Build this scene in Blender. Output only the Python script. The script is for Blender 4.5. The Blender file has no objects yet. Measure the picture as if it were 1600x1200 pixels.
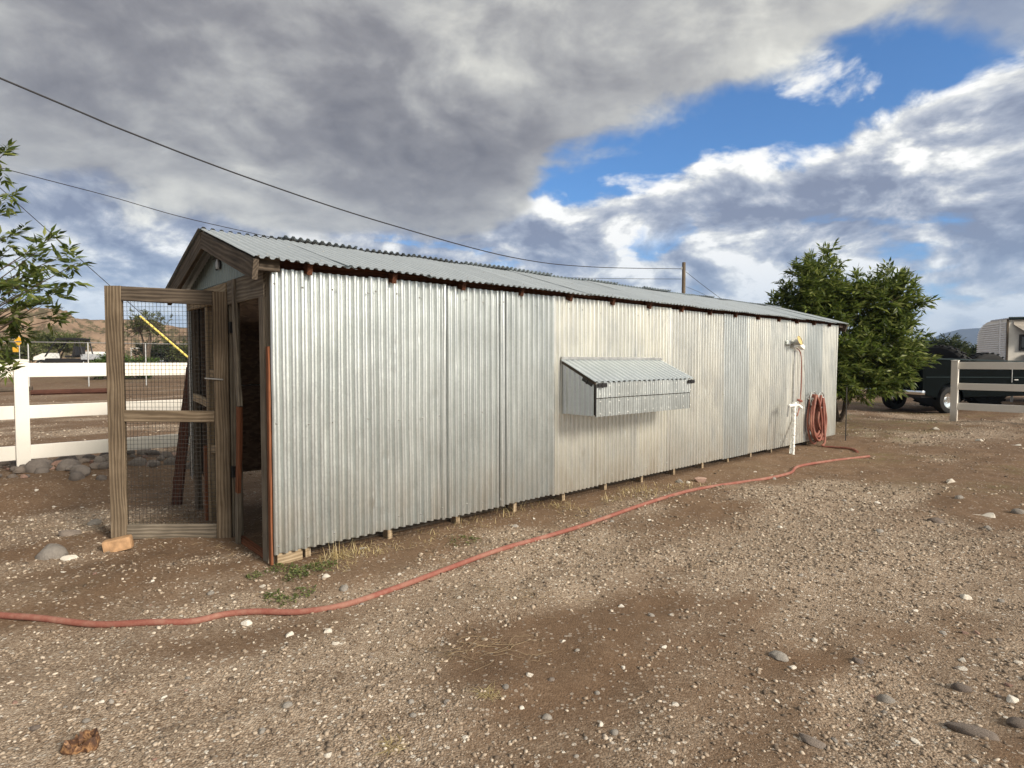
import bpy, bmesh, math, random
import numpy as np
from mathutils import Vector, Matrix, Euler
random.seed(7); rng = np.random.default_rng(7)
R = math.radians
scene = bpy.context.scene
COL = scene.collection

# ------------------------------------------------------------------ camera
CAMH = 1.45; F = 920.0; PITCH = math.atan(36 / F)
cd = bpy.data.cameras.new('camera'); cam = bpy.data.objects.new('camera', cd); COL.objects.link(cam)
cam.location = (0, 0, CAMH); cam.rotation_euler = (R(90) - PITCH, 0, 0)
cd.sensor_width = 36; cd.lens = F / 1600 * 36; cd.clip_start = .05; cd.clip_end = 9000
scene.camera = cam
scene.view_settings.view_transform = 'Standard'; scene.view_settings.look = 'None'
scene.view_settings.exposure = 0.55; scene.view_settings.gamma = 1; scene.view_settings.use_curve_mapping = False
scene.cycles.max_bounces = 6; scene.cycles.diffuse_bounces = 3; scene.cycles.glossy_bounces = 3
scene.cycles.transparent_max_bounces = 6; scene.cycles.volume_bounces = 0

# ------------------------------------------------------------------ sun and sky
SUN_EL, SUN_AZ = 27.0, 130.0            # azimuth measured clockwise from +Y
sv = Vector((math.sin(R(SUN_AZ)) * math.cos(R(SUN_EL)), math.cos(R(SUN_AZ)) * math.cos(R(SUN_EL)), math.sin(R(SUN_EL))))
sl = bpy.data.lights.new('sun', 'SUN'); sl.energy = 4.2; sl.angle = R(15); sl.color = (1, .905, .78)
so = bpy.data.objects.new('sun', sl); COL.objects.link(so); so.rotation_euler = sv.to_track_quat('Z', 'Y').to_euler(); so.location = (20, -8, 20)

class S:
    """a node socket with arithmetic"""
    def __init__(s, nt, k): s.nt, s.k = nt, k
    def m(s, op, *a):
        n = s.nt.nodes.new('ShaderNodeMath'); n.operation = op
        for i, v in enumerate((s,) + a):
            if isinstance(v, S): s.nt.links.new(v.k, n.inputs[i])
            else: n.inputs[i].default_value = v
        return S(s.nt, n.outputs[0])
    def __add__(s, o): return s.m('ADD', o)
    def __radd__(s, o): return s.m('ADD', o)
    def __sub__(s, o): return s.m('SUBTRACT', o)
    def __mul__(s, o): return s.m('MULTIPLY', o)
    def __rmul__(s, o): return s.m('MULTIPLY', o)
    def __truediv__(s, o): return s.m('DIVIDE', o)
    def cl(s): 
        r = s.m('ADD', 0.0); r.k.node.use_clamp = True; return r
    def smooth(s, a, b, lo=0., hi=1.):
        n = s.nt.nodes.new('ShaderNodeMapRange'); n.interpolation_type = 'SMOOTHSTEP'
        s.nt.links.new(s.k, n.inputs[0])
        for i, v in enumerate((a, b, lo, hi)): n.inputs[i + 1].default_value = v
        return S(s.nt, n.outputs[0])
    def lin(s, a, b, lo=0., hi=1.):
        n = s.nt.nodes.new('ShaderNodeMapRange'); s.nt.links.new(s.k, n.inputs[0])
        for i, v in enumerate((a, b, lo, hi)): n.inputs[i + 1].default_value = v
        return S(s.nt, n.outputs[0])
    def ramp(s, pts, interp='LINEAR'):
        n = s.nt.nodes.new('ShaderNodeValToRGB'); s.nt.links.new(s.k, n.inputs[0]); cr = n.color_ramp; cr.interpolation = interp
        while len(cr.elements) < len(pts): cr.elements.new(.5)
        for e, (p, c) in zip(cr.elements, sorted(pts, key=lambda q: q[0])):
            e.position = p; e.color = (*c, 1) if isinstance(c, (tuple, list)) else (c, c, c, 1)
        return S(s.nt, n.outputs[0])
def mixc(nt, f, a, b):
    n = nt.nodes.new('ShaderNodeMix'); n.data_type = 'RGBA'
    for i, v in ((0, f), (6, a), (7, b)):
        if isinstance(v, S): nt.links.new(v.k, n.inputs[i])
        elif i: n.inputs[i].default_value = (*v, 1)
        else: n.inputs[i].default_value = v
    return S(nt, n.outputs[2])
def noise(nt, vec, scale, detail=4, rough=.55, dist=0., color=False, d3=True):
    n = nt.nodes.new('ShaderNodeTexNoise'); nt.links.new(vec.k, n.inputs['Vector'])
    n.inputs['Scale'].default_value = scale; n.inputs['Detail'].default_value = detail
    n.inputs['Roughness'].default_value = rough; n.inputs['Distortion'].default_value = dist
    return S(nt, n.outputs['Color' if color else 'Fac'])
def vmath(nt, op, a, b):
    n = nt.nodes.new('ShaderNodeVectorMath'); n.operation = op
    for i, v in enumerate((a, b)):
        if isinstance(v, S): nt.links.new(v.k, n.inputs[i])
        else: n.inputs[i].default_value = v
    return S(nt, n.outputs['Value' if op == 'DOT_PRODUCT' else 0])
def combine(nt, x, y, z):
    n = nt.nodes.new('ShaderNodeCombineXYZ')
    for i, v in enumerate((x, y, z)):
        if isinstance(v, S): nt.links.new(v.k, n.inputs[i])
        else: n.inputs[i].default_value = v
    return S(nt, n.outputs[0])

world = bpy.data.worlds.new('World'); scene.world = world; world.use_nodes = True
wt = world.node_tree; wt.nodes.clear()
def build_sky():
    tc = wt.nodes.new('ShaderNodeTexCoord'); D = S(wt, tc.outputs['Generated'])
    sp = wt.nodes.new('ShaderNodeSeparateXYZ'); wt.links.new(D.k, sp.inputs[0])
    x, y, z = (S(wt, sp.outputs[i]) for i in range(3))
    az = x.m('ARCTAN2', y) * 57.2958; el = z.m('MINIMUM', .9999).m('ARCSINE') * 57.2958
    zc = z.m('MAXIMUM', 0.0); k = zc + .28
    P = combine(wt, x / k, y / k, 0.0)
    azf = az * (1 / 360.) + .5
    def prof(pts): return azf.ramp([((a + 180) / 360., e / 60.) for a, e in pts]) * 60.
    warp = noise(wt, P, 1.3, 3, .5, color=True)
    Pw = vmath(wt, 'ADD', P, vmath(wt, 'MULTIPLY', vmath(wt, 'SUBTRACT', warp, (.5, .5, .5)), (.55, .55, 0)))
    big = noise(wt, Pw, 1.5, 3, .5); med = noise(wt, Pw, 3.6, 9, .54); fine = noise(wt, Pw, 10., 6, .58)
    sh = vmath(wt, 'ADD', Pw, (.06, -.05, 0)); med2 = noise(wt, sh, 3.6, 9, .54)
    relief = (med - med2) * 3.2                         # side of each billow turned to the sun
    DS = vmath(wt, 'MULTIPLY', D, (1., 1., 1.7)); puff = noise(wt, DS, 6.5, 9, .57, .25); puff2 = noise(wt, vmath(wt, 'ADD', DS, (.022, -.012, .022)), 6.5, 9, .57, .25)
    prel = (puff - puff2) * 4.0
    # clear sky
    sky = wt.nodes.new('ShaderNodeTexSky'); sky.sky_type = 'NISHITA'; sky.sun_disc = False
    sky.sun_elevation = R(SUN_EL); sky.sun_rotation = R(SUN_AZ); sky.altitude = 500; sky.dust_density = .4; sky.ozone_density = 2.2
    blue = vmath(wt, 'MULTIPLY', S(wt, sky.outputs[0]), (.054, .100, .143))
    sdot = vmath(wt, 'DOT_PRODUCT', D, tuple(sv)).m('MAXIMUM', 0.0)
    glow = combine(wt, sdot.m('POWER', 3.0) * 1.15 + 1.0, sdot.m('POWER', 3.0) * 1.05 + 1.0, sdot.m('POWER', 3.0) * .78 + 1.0)            # cloud lit through, round the sun
    # low clouds: bright tops, grey-blue bellies
    topB = prof([(-180, 22), (-50, 23), (-25, 21), (-6, 16.5), (0, 15.2), (6, 15.9), (12, 16.8), (23, 18.2), (28, 18.9), (32, 19.0), (40, 20.8), (60, 20), (120, 22), (180, 20)])
    under = topB - el + (med - .5) * 5. + (puff - .5) * 11.
    covB = (med * .55 + puff * .5 + big * .30 + az.smooth(-8., -22.) * .16).smooth(.50, .63)
    lowhole = el.smooth(1., 13., .84, 1.0)
    aB = under.smooth(-.4, 1.3) * (covB.m('MAXIMUM', under.smooth(7., 2.5))) * lowhole
    cel = combine(wt, az * .075, el * .20, 0.0)
    streak = noise(wt, cel, 1.35, 8, .55, .35)
    litB = (relief * .35 + prel * 1.0 + (puff - .5) * 1.1 + .40 + (med - .5) * -.5 + under.smooth(3.4, .5) * .55 + (streak - .5) * 1.35 + el.smooth(14., 4.) * .30).cl()
    colB = litB.ramp([(0, (.20, .225, .31)), (.35, (.33, .36, .44)), (.60, (.50, .52, .57)), (.80, (.74, .74, .72)), (1, (1.02, 1.0, .95))])
    c = mixc(wt, aB, blue, vmath(wt, 'SCALE', colB, (0, 0, 0)) if False else colB)
    # one small detached cumulus in the gap
    dq = ((az - 27.6) * .36).m('POWER', 2.0) + ((el - 22.2) * .42).m('POWER', 2.0)
    pu = (puff - .5) * 5.0 + (fine - .5) * 1.2 + .62 - dq * .42
    c = mixc(wt, pu.smooth(.0, .75), c, (prel * .8 + .72).cl().ramp([(0, (.5, .53, .62)), (.6, (.84, .84, .83)), (1, (.95, .94, .91))]))
    # high dark deck
    edgeA = prof([(-180, 9), (-60, 11.5), (-42, 13.), (-30, 12.5), (-20, 11.), (-8, 11.2), (0, 13.6), (4, 18.2), (9, 20.2), (17, 22.0), (22, 23.2), (28, 24.4), (33, 24.8), (36.5, 22.6), (41, 20.6), (50, 21), (62, 26), (90, 24), (130, 16), (180, 9)])
    sA = el - edgeA + (med - .5) * 9. + (big - .5) * 3. + (puff - .5) * 5.0
    aA = sA.smooth(-1.2, 1.4) * az.lin(33., 37., 1., .62).m('MAXIMUM', az.smooth(50., 70.))
    warmr = az.smooth(-25., 30.)
    dA = ((med - .5) * 1.05 + (big - .5) * 1.2 + relief * .14 + prel * .16 + (puff - .5) * .55 + .47 + (warmr * el.smooth(14., 33.)) * .28 + sA.smooth(5., .2) * .25 - ((az + 4.) * .05).m('POWER', 2.0).m('MULTIPLY', -1.).m('EXPONENT') * el.smooth(27., 17.) * .22).cl()
    colA = dA.ramp([(0, (.155, .147, .158)), (.3, (.245, .235, .24)), (.6, (.41, .40, .385)), (.85, (.62, .605, .55)), (1, (.85, .83, .74))])
    c = mixc(wt, aA, c, colA)
    # pale haze band on the horizon
    c = mixc(wt, el.smooth(7.5, .5) * .62, c, (.88, .88, .86))
    c = mixc(wt, z.smooth(-.02, -.001), (.16, .13, .10), c)
    sc = wt.nodes.new('ShaderNodeVectorMath'); sc.operation = 'MULTIPLY'; wt.links.new(c.k, sc.inputs[0]); wt.links.new(glow.k, sc.inputs[1])
    bg = wt.nodes.new('ShaderNodeBackground'); wt.links.new(sc.outputs[0], bg.inputs[0]); bg.inputs[1].default_value = .80
    out = wt.nodes.new('ShaderNodeOutputWorld'); wt.links.new(bg.outputs[0], out.inputs[0])
build_sky()
world.cycles.sampling_method = 'MANUAL'; world.cycles.sample_map_resolution = 512

# ------------------------------------------------------------------ helpers
cp, spn = math.cos(PITCH), math.sin(PITCH)
def ray(u, v):
    a, b = (u - 800) / F, (600 - v) / F
    return Vector((a, cp + b * spn, -spn + b * cp))
def at(u, v, Y):                       # photograph position at depth Y
    d = ray(u, v); return Vector((0, 0, CAMH)) + d * (Y / d.y)
def gp(u, v, z=0.0):                   # photograph position on the ground
    d = ray(u, v); return Vector((0, 0, CAMH)) + d * ((z - CAMH) / d.z)

def _h(ix, iy, s):
    n = (ix.astype(np.int64) * 374761393 + iy.astype(np.int64) * 668265263 + s * 974711) & 0x7fffffff
    n = ((n ^ (n >> 13)) * 1274126177) & 0x7fffffff
    return ((n ^ (n >> 16)) & 0xffff) / 65535.0
def vnoise(x, y, s=0):
    x = np.asarray(x, float); y = np.asarray(y, float)
    ix, iy = np.floor(x), np.floor(y); fx, fy = x - ix, y - iy
    ux, uy = fx * fx * fx * (fx * (fx * 6 - 15) + 10), fy * fy * fy * (fy * (fy * 6 - 15) + 10)
    a, b, c, d = _h(ix, iy, s), _h(ix + 1, iy, s), _h(ix, iy + 1, s), _h(ix + 1, iy + 1, s)
    return (a * (1 - ux) + b * ux) * (1 - uy) + (c * (1 - ux) + d * ux) * uy - .5
def fbm(x, y, s=0, o=4):
    t = 0; a = 1.0
    for i in range(o): t = t + a * vnoise(x * 2 ** i + 17.3 * i, y * 2 ** i - 9.1 * i, s + i); a *= .5
    return t
def sstep(a, b, x): t = np.clip((x - a) / (b - a), 0, 1); return t * t * (3 - 2 * t)
D1 = Vector((.7466, .6652, 0)); NN = Vector((.6652, -.7466, 0)); C0 = Vector((-1.67, 4.156, 0)); TH = math.atan2(.6652, .7466)
def shed(t, s, z=0): return C0 + D1 * t - NN * s + Vector((0, 0, z))
def shed_ts(x, y):
    dx, dy = x - C0.x, y - C0.y
    return .7466 * dx + .6652 * dy, -.6652 * dx + .7466 * dy
DENTS = []
_q = random.Random(11)
for _ in range(170):
    _y = 1.9 * (12 / 1.9) ** _q.random(); _x = (_q.random() * 2 - .95) * _y * 1.1; _a = _q.uniform(0, 3.14)
    DENTS.append((_x, _y, _q.uniform(.09, .20), _q.choice([-1, -1, .7]) * _q.uniform(.007, .018), (math.cos(_a), math.sin(_a))))
def gz(x, y):
    x = np.asarray(x, float); y = np.asarray(y, float)
    t, s = shed_ts(x, y)
    away = sstep(-.1, .8, np.maximum(np.maximum(-s, s - 2.14), np.maximum(-t, t - 10.2)))
    z = .075 * vnoise(x / 1.9, y / 1.5, 3) + .035 * vnoise(x / .6, y / .5, 4) + .018 * vnoise(x / .22, y / .2, 5)
    z = z * (.25 + .75 * away) * (1 - .5 * sstep(30, 60, y)) + .008 * vnoise(x / .09, y / .09, 6)
    for a, b, r_, d_, st in DENTS: z = z + d_ * np.exp(-(((x - a) * st[0] + (y - b) * st[1]) ** 2 + ((y - b) * st[0] - (x - a) * st[1]) ** 2 * 3.2) / r_ ** 2) * away
    z = z + .9 * sstep(15, 42, y) * sstep(7, -2, x)
    z = z + .14 * sstep(1.0, 2.0, s - 2.14) * sstep(4.2, 3.0, s - 2.14) * sstep(3, -3, t - 2)   # bank the rocks lie on
    return z
def g1(x, y): return float(gz(np.array([x]), np.array([y]))[0])

def link(o, parent=None):
    COL.objects.link(o)
    if parent is not None: o.parent = parent
    return o
def tag(o, label=None, cat=None, group=None, kind=None):
    if label: o['label'] = label
    if cat: o['category'] = cat
    if group: o['group'] = group
    if kind: o['kind'] = kind
    return o
def empty(name, loc, rz=0, label=None, cat=None, group=None):
    o = bpy.data.objects.new(name, None); o.location = loc; o.rotation_euler = (0, 0, rz); o.empty_display_size = .2
    return tag(link(o), label, cat, group)
class MB:
    def __init__(s): s.v = []; s.f = []
    def add(s, vs, fs):
        b = len(s.v); s.v += [tuple(q) for q in vs]; s.f += [tuple(i + b for i in f) for f in fs]; return s
    def box(s, c, size, M=None, bev=0.0):
        hx, hy, hz = (q / 2 for q in size); c = Vector(c)
        if bev:
            b = min(bev, hx * .45, hy * .45, hz * .45); vs = []; 
            bm = bmesh.new(); bmesh.ops.create_cube(bm, size=1)
            for q in bm.verts: q.co = Vector((q.co.x * 2 * hx, q.co.y * 2 * hy, q.co.z * 2 * hz))
            bmesh.ops.bevel(bm, geom=list(bm.edges), offset=b, segments=2, profile=.6, affect='EDGES')
            bm.verts.index_update(); vs = [q.co.copy() for q in bm.verts]; fs = [[q.index for q in f.verts] for f in bm.faces]; bm.free()
        else:
            vs = [Vector((x, y, z)) for x in (-hx, hx) for y in (-hy, hy) for z in (-hz, hz)]
            fs = [(0, 1, 3, 2), (4, 6, 7, 5), (0, 4, 5, 1), (2, 3, 7, 6), (0, 2, 6, 4), (1, 5, 7, 3)]
        if M is not None: vs = [M @ q for q in vs]
        return s.add([q + c for q in vs], fs)
    def tube(s, pts, r, n=8, cap=True):
        pts = [Vector(p) for p in pts]; rs = r if isinstance(r, (list, tuple)) else [r] * len(pts)
        t0 = (pts[1] - pts[0]).normalized(); a = t0.orthogonal().normalized(); vs = []; fs = []
        for i, p in enumerate(pts):
            t = (pts[min(i + 1, len(pts) - 1)] - pts[max(i - 1, 0)]).normalized()
            a = (a - t * a.dot(t)).normalized(); b = t.cross(a)
            for k in range(n): vs.append(p + (a * math.cos(2 * math.pi * k / n) + b * math.sin(2 * math.pi * k / n)) * rs[i])
        for i in range(len(pts) - 1):
            for k in range(n): fs.append((i * n + k, i * n + (k + 1) % n, (i + 1) * n + (k + 1) % n, (i + 1) * n + k))
        if cap: fs += [tuple(range(n - 1, -1, -1)), tuple((len(pts) - 1) * n + k for k in range(n))]
        return s.add(vs, fs)
    def prism(s, poly, y0, y1):        # outline in x,z extruded along y
        n = len(poly); vs = [Vector((p[0], y0, p[1])) for p in poly] + [Vector((p[0], y1, p[1])) for p in poly]
        fs = [tuple(range(n)), tuple(range(2 * n - 1, n - 1, -1))] + [(i, n + i, n + (i + 1) % n, (i + 1) % n) for i in range(n)]
        return s.add(vs, fs)
    def lathe(s, prof, n=24, M=None):  # (radius, height) about z
        vs = []; fs = []
        for r, h in prof:
            for k in range(n):
                q = Vector((r * math.cos(2 * math.pi * k / n), r * math.sin(2 * math.pi * k / n), h)); vs.append(M @ q if M is not None else q)
        for i in range(len(prof) - 1):
            for k in range(n): fs.append((i * n + k, i * n + (k + 1) % n, (i + 1) * n + (k + 1) % n, (i + 1) * n + k))
        return s.add(vs, fs)
    def build(s, name, mat, parent=None, smooth=False, loc=None):
        me = bpy.data.meshes.new(name); me.from_pydata([tuple(q) for q in s.v], [], s.f); me.update()
        bm = bmesh.new(); bm.from_mesh(me); bmesh.ops.recalc_face_normals(bm, faces=bm.faces); bm.to_mesh(me); bm.free()
        me.materials.append(mat)
        if smooth: me.shade_smooth(); me.set_sharp_from_angle(angle=R(38))
        o = bpy.data.objects.new(name, me)
        if loc is not None: o.location = loc
        return link(o, parent)
def npmesh(name, v, f, mat, parent=None, smooth=False, per=3):
    me = bpy.data.meshes.new(name); v = np.asarray(v, np.float32); f = np.asarray(f, np.int32)
    me.vertices.add(len(v)); me.vertices.foreach_set('co', v.ravel())
    me.loops.add(f.size); me.loops.foreach_set('vertex_index', f.ravel())
    me.polygons.add(len(f)); me.polygons.foreach_set('loop_start', np.arange(len(f), dtype=np.int32) * per)
    me.update(calc_edges=True); me.validate()
    me.materials.append(mat)
    if smooth: me.shade_smooth()
    return link(bpy.data.objects.new(name, me), parent)

# ------------------------------------------------------------------ materials
def mat(name):
    m = bpy.data.materials.new(name); m.use_nodes = True; nt = m.node_tree
    return m, nt, nt.nodes['Principled BSDF']
def setv(nt, b, **kw):
    for k, v in kw.items():
        k = k.replace('_', ' ')
        if isinstance(v, S): nt.links.new(v.k, b.inputs[k])
        elif isinstance(v, (tuple, list)) and len(v) == 3: b.inputs[k].default_value = (*v, 1)
        else: b.inputs[k].default_value = v
def objc(nt): return S(nt, nt.nodes.new('ShaderNodeTexCoord').outputs['Object'])
def orand(nt): return S(nt, nt.nodes.new('ShaderNodeObjectInfo').outputs['Random'])
def island(nt): return S(nt, nt.nodes.new('ShaderNodeNewGeometry').outputs['Random Per Island'])
def bump(nt, b, h, strength=.3, dist=.01):
    n = nt.nodes.new('ShaderNodeBump'); n.inputs['Strength'].default_value = strength; n.inputs['Distance'].default_value = dist
    nt.links.new(h.k, n.inputs['Height']); nt.links.new(n.outputs[0], b.inputs['Normal'])
def scalev(nt, vec, s): return vmath(nt, 'MULTIPLY', vec, s)
def offs(nt, vec, r, k=37.): return vmath(nt, 'ADD', vec, combine(nt, r * k, r * (k * 1.7), r * (k * .6)))

def metal(name, lo, hi, rough=.36, metallic=.85, dirt=True, cream=0.):
    m, nt, b = mat(name); o = objc(nt); r = orand(nt); q = offs(nt, o, r)
    vor = nt.nodes.new('ShaderNodeTexVoronoi'); nt.links.new(o.k, vor.inputs['Vector']); vor.inputs['Scale'].default_value = 70
    sp = S(nt, vor.outputs['Color']); spn_ = nt.nodes.new('ShaderNodeSeparateColor'); nt.links.new(sp.k, spn_.inputs[0]); span = S(nt, spn_.outputs[0])
    n = noise(nt, scalev(nt, q, (3., 3., 1.2)), 1.6, 6, .62); n2 = noise(nt, scalev(nt, q, (26, 26, 1.3)), 1.0, 4, .6)
    f = ((n - .5) * .9 + (span - .5) * .16 + (n2 - .5) * .45 + (r - .5) * .34 + .5).cl()
    c = mixc(nt, f, lo, hi)
    if cream: c = mixc(nt, (r * .6 + .4) * n.smooth(.15, .6) * cream, c, (.92, .88, .72))
    if dirt:
        sx = nt.nodes.new('ShaderNodeSeparateXYZ'); nt.links.new(o.k, sx.inputs[0]); z = S(nt, sx.outputs[2])
        splash = (z + (n2 - .5) * -.5).smooth(.75, .06) * n.smooth(.35, .7) * .5
        c = mixc(nt, splash, c, (.33, .27, .20))
    setv(nt, b, Base_Color=c, Metallic=metallic, Roughness=((n - .5) * .14 + (span - .5) * .03 + rough).cl())
    bump(nt, b, n2 * .5 + noise(nt, o, 9., 3, .5), .12, .004)
    return m
galv = metal('galvanised_wall', (.40, .43, .425), (.68, .71, .695), .37, .86)
galv_cream = metal('galvanised_cream', (.47, .49, .48), (.84, .845, .81), .36, .84, True, .40)  # zinc tone blended towards cream, by a different amount per sheet
galv_roof = metal('galvanised_roof', (.43, .475, .50), (.56, .61, .635), .48, .6, False)
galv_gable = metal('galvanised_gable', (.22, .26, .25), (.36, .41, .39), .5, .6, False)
galv_dark = metal('galvanised_box', (.42, .45, .47), (.68, .71, .72), .38, .85, False)

def wood(name, c0, c1, c2, scale=1.0, bumpd=.004):
    m, nt, b = mat(name); o = objc(nt); r = orand(nt); q = offs(nt, o, r, 23.)
    w = noise(nt, scalev(nt, q, (.9, 5, 5)), 1.4 * scale, 3, .5, color=True)
    qw = vmath(nt, 'ADD', q, vmath(nt, 'MULTIPLY', vmath(nt, 'SUBTRACT', w, (.5, .5, .5)), (0, .07, .07)))
    wave = nt.nodes.new('ShaderNodeTexWave'); wave.bands_direction = 'DIAGONAL'; wave.wave_type = 'BANDS'
    nt.links.new(scalev(nt, qw, (.0, 1, .8)).k, wave.inputs['Vector']); wave.inputs['Scale'].default_value = 26 * scale; wave.inputs['Distortion'].default_value = 2.5
    wave.inputs['Detail'].default_value = 2; wave.inputs['Detail Scale'].default_value = .6
    g = S(nt, wave.outputs['Fac']); fine = noise(nt, scalev(nt, q, (3, 90, 90)), 1.0, 4, .6); blot = noise(nt, q, 3.2, 4, .6)
    f = (g * .40 + (fine - .5) * .8 + (blot - .5) * .9 + .28 + (r - .5) * .15).cl()
    c = f.ramp([(0, c0), (.5, c1), (1, c2)])
    setv(nt, b, Base_Color=c, Roughness=.82, Specular_IOR_Level=.25)
    bump(nt, b, g * .6 + fine * .5, .55, bumpd)
    return m
wood_grey = wood('weathered_wood', (.060, .050, .039), (.165, .138, .105), (.31, .265, .205))
wood_gate = wood('gate_wood', (.045, .032, .021), (.125, .092, .060), (.25, .195, .135))
wood_dark = wood('old_brown_wood', (.032, .025, .019), (.090, .070, .052), (.18, .145, .11))
wood_tan = wood('tan_wood', (.15, .105, .06), (.31, .235, .15), (.46, .37, .26))
wood_red = wood('reddish_wood', (.07, .026, .013), (.17, .062, .028), (.27, .115, .06))
wood_rafter = wood('rafter_wood', (.030, .012, .007), (.075, .028, .014), (.13, .05, .026))
wood_rust = wood('dark_red_wood', (.03, .012, .008), (.075, .030, .020), (.13, .06, .04))

def osb():
    m, nt, b = mat('strand_board'); o = objc(nt)
    v = nt.nodes.new('ShaderNodeTexVoronoi'); nt.links.new(scalev(nt, o, (22, 30, 48)).k, v.inputs['Vector']); v.inputs['Scale'].default_value = 1.0
    s = nt.nodes.new('ShaderNodeSeparateColor'); nt.links.new(v.outputs['Color'], s.inputs[0])
    c = (S(nt, s.outputs[0]) * .7 + noise(nt, o, 5, 4) * .3).ramp([(0, (.04, .022, .013)), (.5, (.085, .05, .029)), (1, (.15, .10, .062))])
    setv(nt, b, Base_Color=c, Roughness=.8); return m
OSB = osb()
def plain(name, c, rough=.5, metallic=0., var=.12, scale=6., spec=.5, bmp=0.):
    m, nt, b = mat(name); o = objc(nt); n = noise(nt, offs(nt, o, orand(nt)), scale, 5, .6)
    lo = tuple(q * (1 - var * 1.6) for q in c); hi = tuple(min(1, q * (1 + var * 1.6)) for q in c)
    setv(nt, b, Base_Color=mixc(nt, n.lin(.25, .75), lo, hi), Roughness=((n - .5) * .2 + rough).cl(), Metallic=metallic, Specular_IOR_Level=spec)
    if bmp: bump(nt, b, noise(nt, o, scale * 6, 4), bmp, .004)
    return m
def vinyl_mat():
    m, nt, b = mat('white_vinyl'); o = objc(nt); n = noise(nt, o, 3., 5, .6); n2 = noise(nt, scalev(nt, o, (30, 30, 6)), 1., 5, .7)
    sx = nt.nodes.new('ShaderNodeSeparateXYZ'); nt.links.new(o.k, sx.inputs[0]); z = S(nt, sx.outputs[2])
    f = ((z + (n2 - .5) * .4).smooth(.30, .0) * .6 + (n2 - .5).m('MAXIMUM', 0.) * .5 * n).cl()
    setv(nt, b, Base_Color=mixc(nt, f, mixc(nt, n, (.71, .675, .61), (.78, .745, .68)), (.36, .28, .20)), Roughness=.45); return m
vinyl = vinyl_mat()
def dusty(name, c, dust, rough):
    m, nt, b = mat(name); o = objc(nt); n = noise(nt, o, 5., 6, .7); n2 = noise(nt, o, 60., 4, .7)
    geo = nt.nodes.new('ShaderNodeNewGeometry'); sx = nt.nodes.new('ShaderNodeSeparateXYZ'); nt.links.new(geo.outputs['Normal'], sx.inputs[0])
    f = (n.smooth(.40, .68) * .55 + (n2 - .5) * .5 + .10).cl()
    setv(nt, b, Base_Color=mixc(nt, f, mixc(nt, n2, tuple(q * .75 for q in c), c), dust), Roughness=rough, Specular_IOR_Level=.3); bump(nt, b, n2, .3, .002); return m
hose_m = dusty('red_rubber', (.245, .076, .056), (.33, .195, .145), .75)
hose_old = dusty('aged_red_rubber', (.24, .075, .055), (.33, .17, .12), .6)
black_m = plain('black_iron', (.014, .013, .013), .45, 0, .2, 30.)
wire_m = plain('dark_wire', (.055, .05, .045), .5, .6, .2, 60.)
cable_m = plain('cable_sheath', (.012, .012, .014), .7, 0, .1)
white_m = plain('white_paint', (.78, .78, .75), .4, 0, .08, 10.)
grey_metal = plain('grey_pipe', (.42, .42, .41), .42, .7, .15, 20.)
yellow_m = plain('yellow_plastic', (.78, .62, .16), .45, 0, .08)
amber_m = plain('amber_glass', (.62, .46, .16), .3, 0, .15)
sign_m = plain('yellow_sign', (.80, .42, .03), .5, 0, .08)
rubber_m = plain('tyre_rubber', (.009, .009, .009), .75, 0, .3, 20., .3)
green_car = plain('dark_green_paint', (.0012, .0026, .0026), .55, 0, .25, 3., .03)
green_rail = plain('dull_green_paint', (.010, .022, .025), .48, 0, .25, 3., .2)
chrome_m = plain('chrome', (.75, .77, .78), .16, 1., .05)
glass_m = plain('dark_glass', (.012, .014, .016), .06, 0, .1)
cream_m = plain('cream_siding', (.78, .74, .66), .5, 0, .08, 4.)
rvwhite = plain('white_siding', (.86, .86, .85), .45, .0, .06, 4.)
canvas_m = plain('faded_canvas', (.40, .36, .31), .8, 0, .2, 5.)
red_paint = plain('red_paint', (.42, .03, .035), .35, 0, .1)
blue_grey = plain('silver_paint', (.48, .50, .53), .35, .3, .1)
rivet_m = plain('rivet_zinc', (.72, .72, .70), .4, .3, .1)
brick_m = plain('tan_block', (.40, .245, .135), .85, 0, .22, 22., .2, .5)

def stone(name, c0, c1, c2):
    m, nt, b = mat(name); o = objc(nt); r = orand(nt); q = offs(nt, o, r)
    n = noise(nt, q, 2.2, 6, .62); sp = noise(nt, q, 14, 4, .7)
    f = ((n - .5) * .8 + (sp - .5) * .5 + r * .6 + .2).cl()
    setv(nt, b, Base_Color=f.ramp([(0, c0), (.5, c1), (1, c2)]), Roughness=.85, Specular_IOR_Level=.25)
    bump(nt, b, sp + n, .5, .06); return m
st_white = stone('pale_stone', (.50, .45, .38), (.66, .61, .53), (.80, .76, .68))
st_grey = stone('grey_stone', (.17, .15, .135), (.29, .265, .235), (.42, .385, .34))
st_heap = stone('heap_rock', (.115, .098, .088), (.20, .172, .152), (.31, .272, .242))
st_brown = stone('brown_stone', (.12, .095, .08), (.20, .165, .14), (.30, .25, .21))
st_red = stone('reddish_stone', (.20, .12, .095), (.33, .21, .165), (.45, .31, .25))

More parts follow.
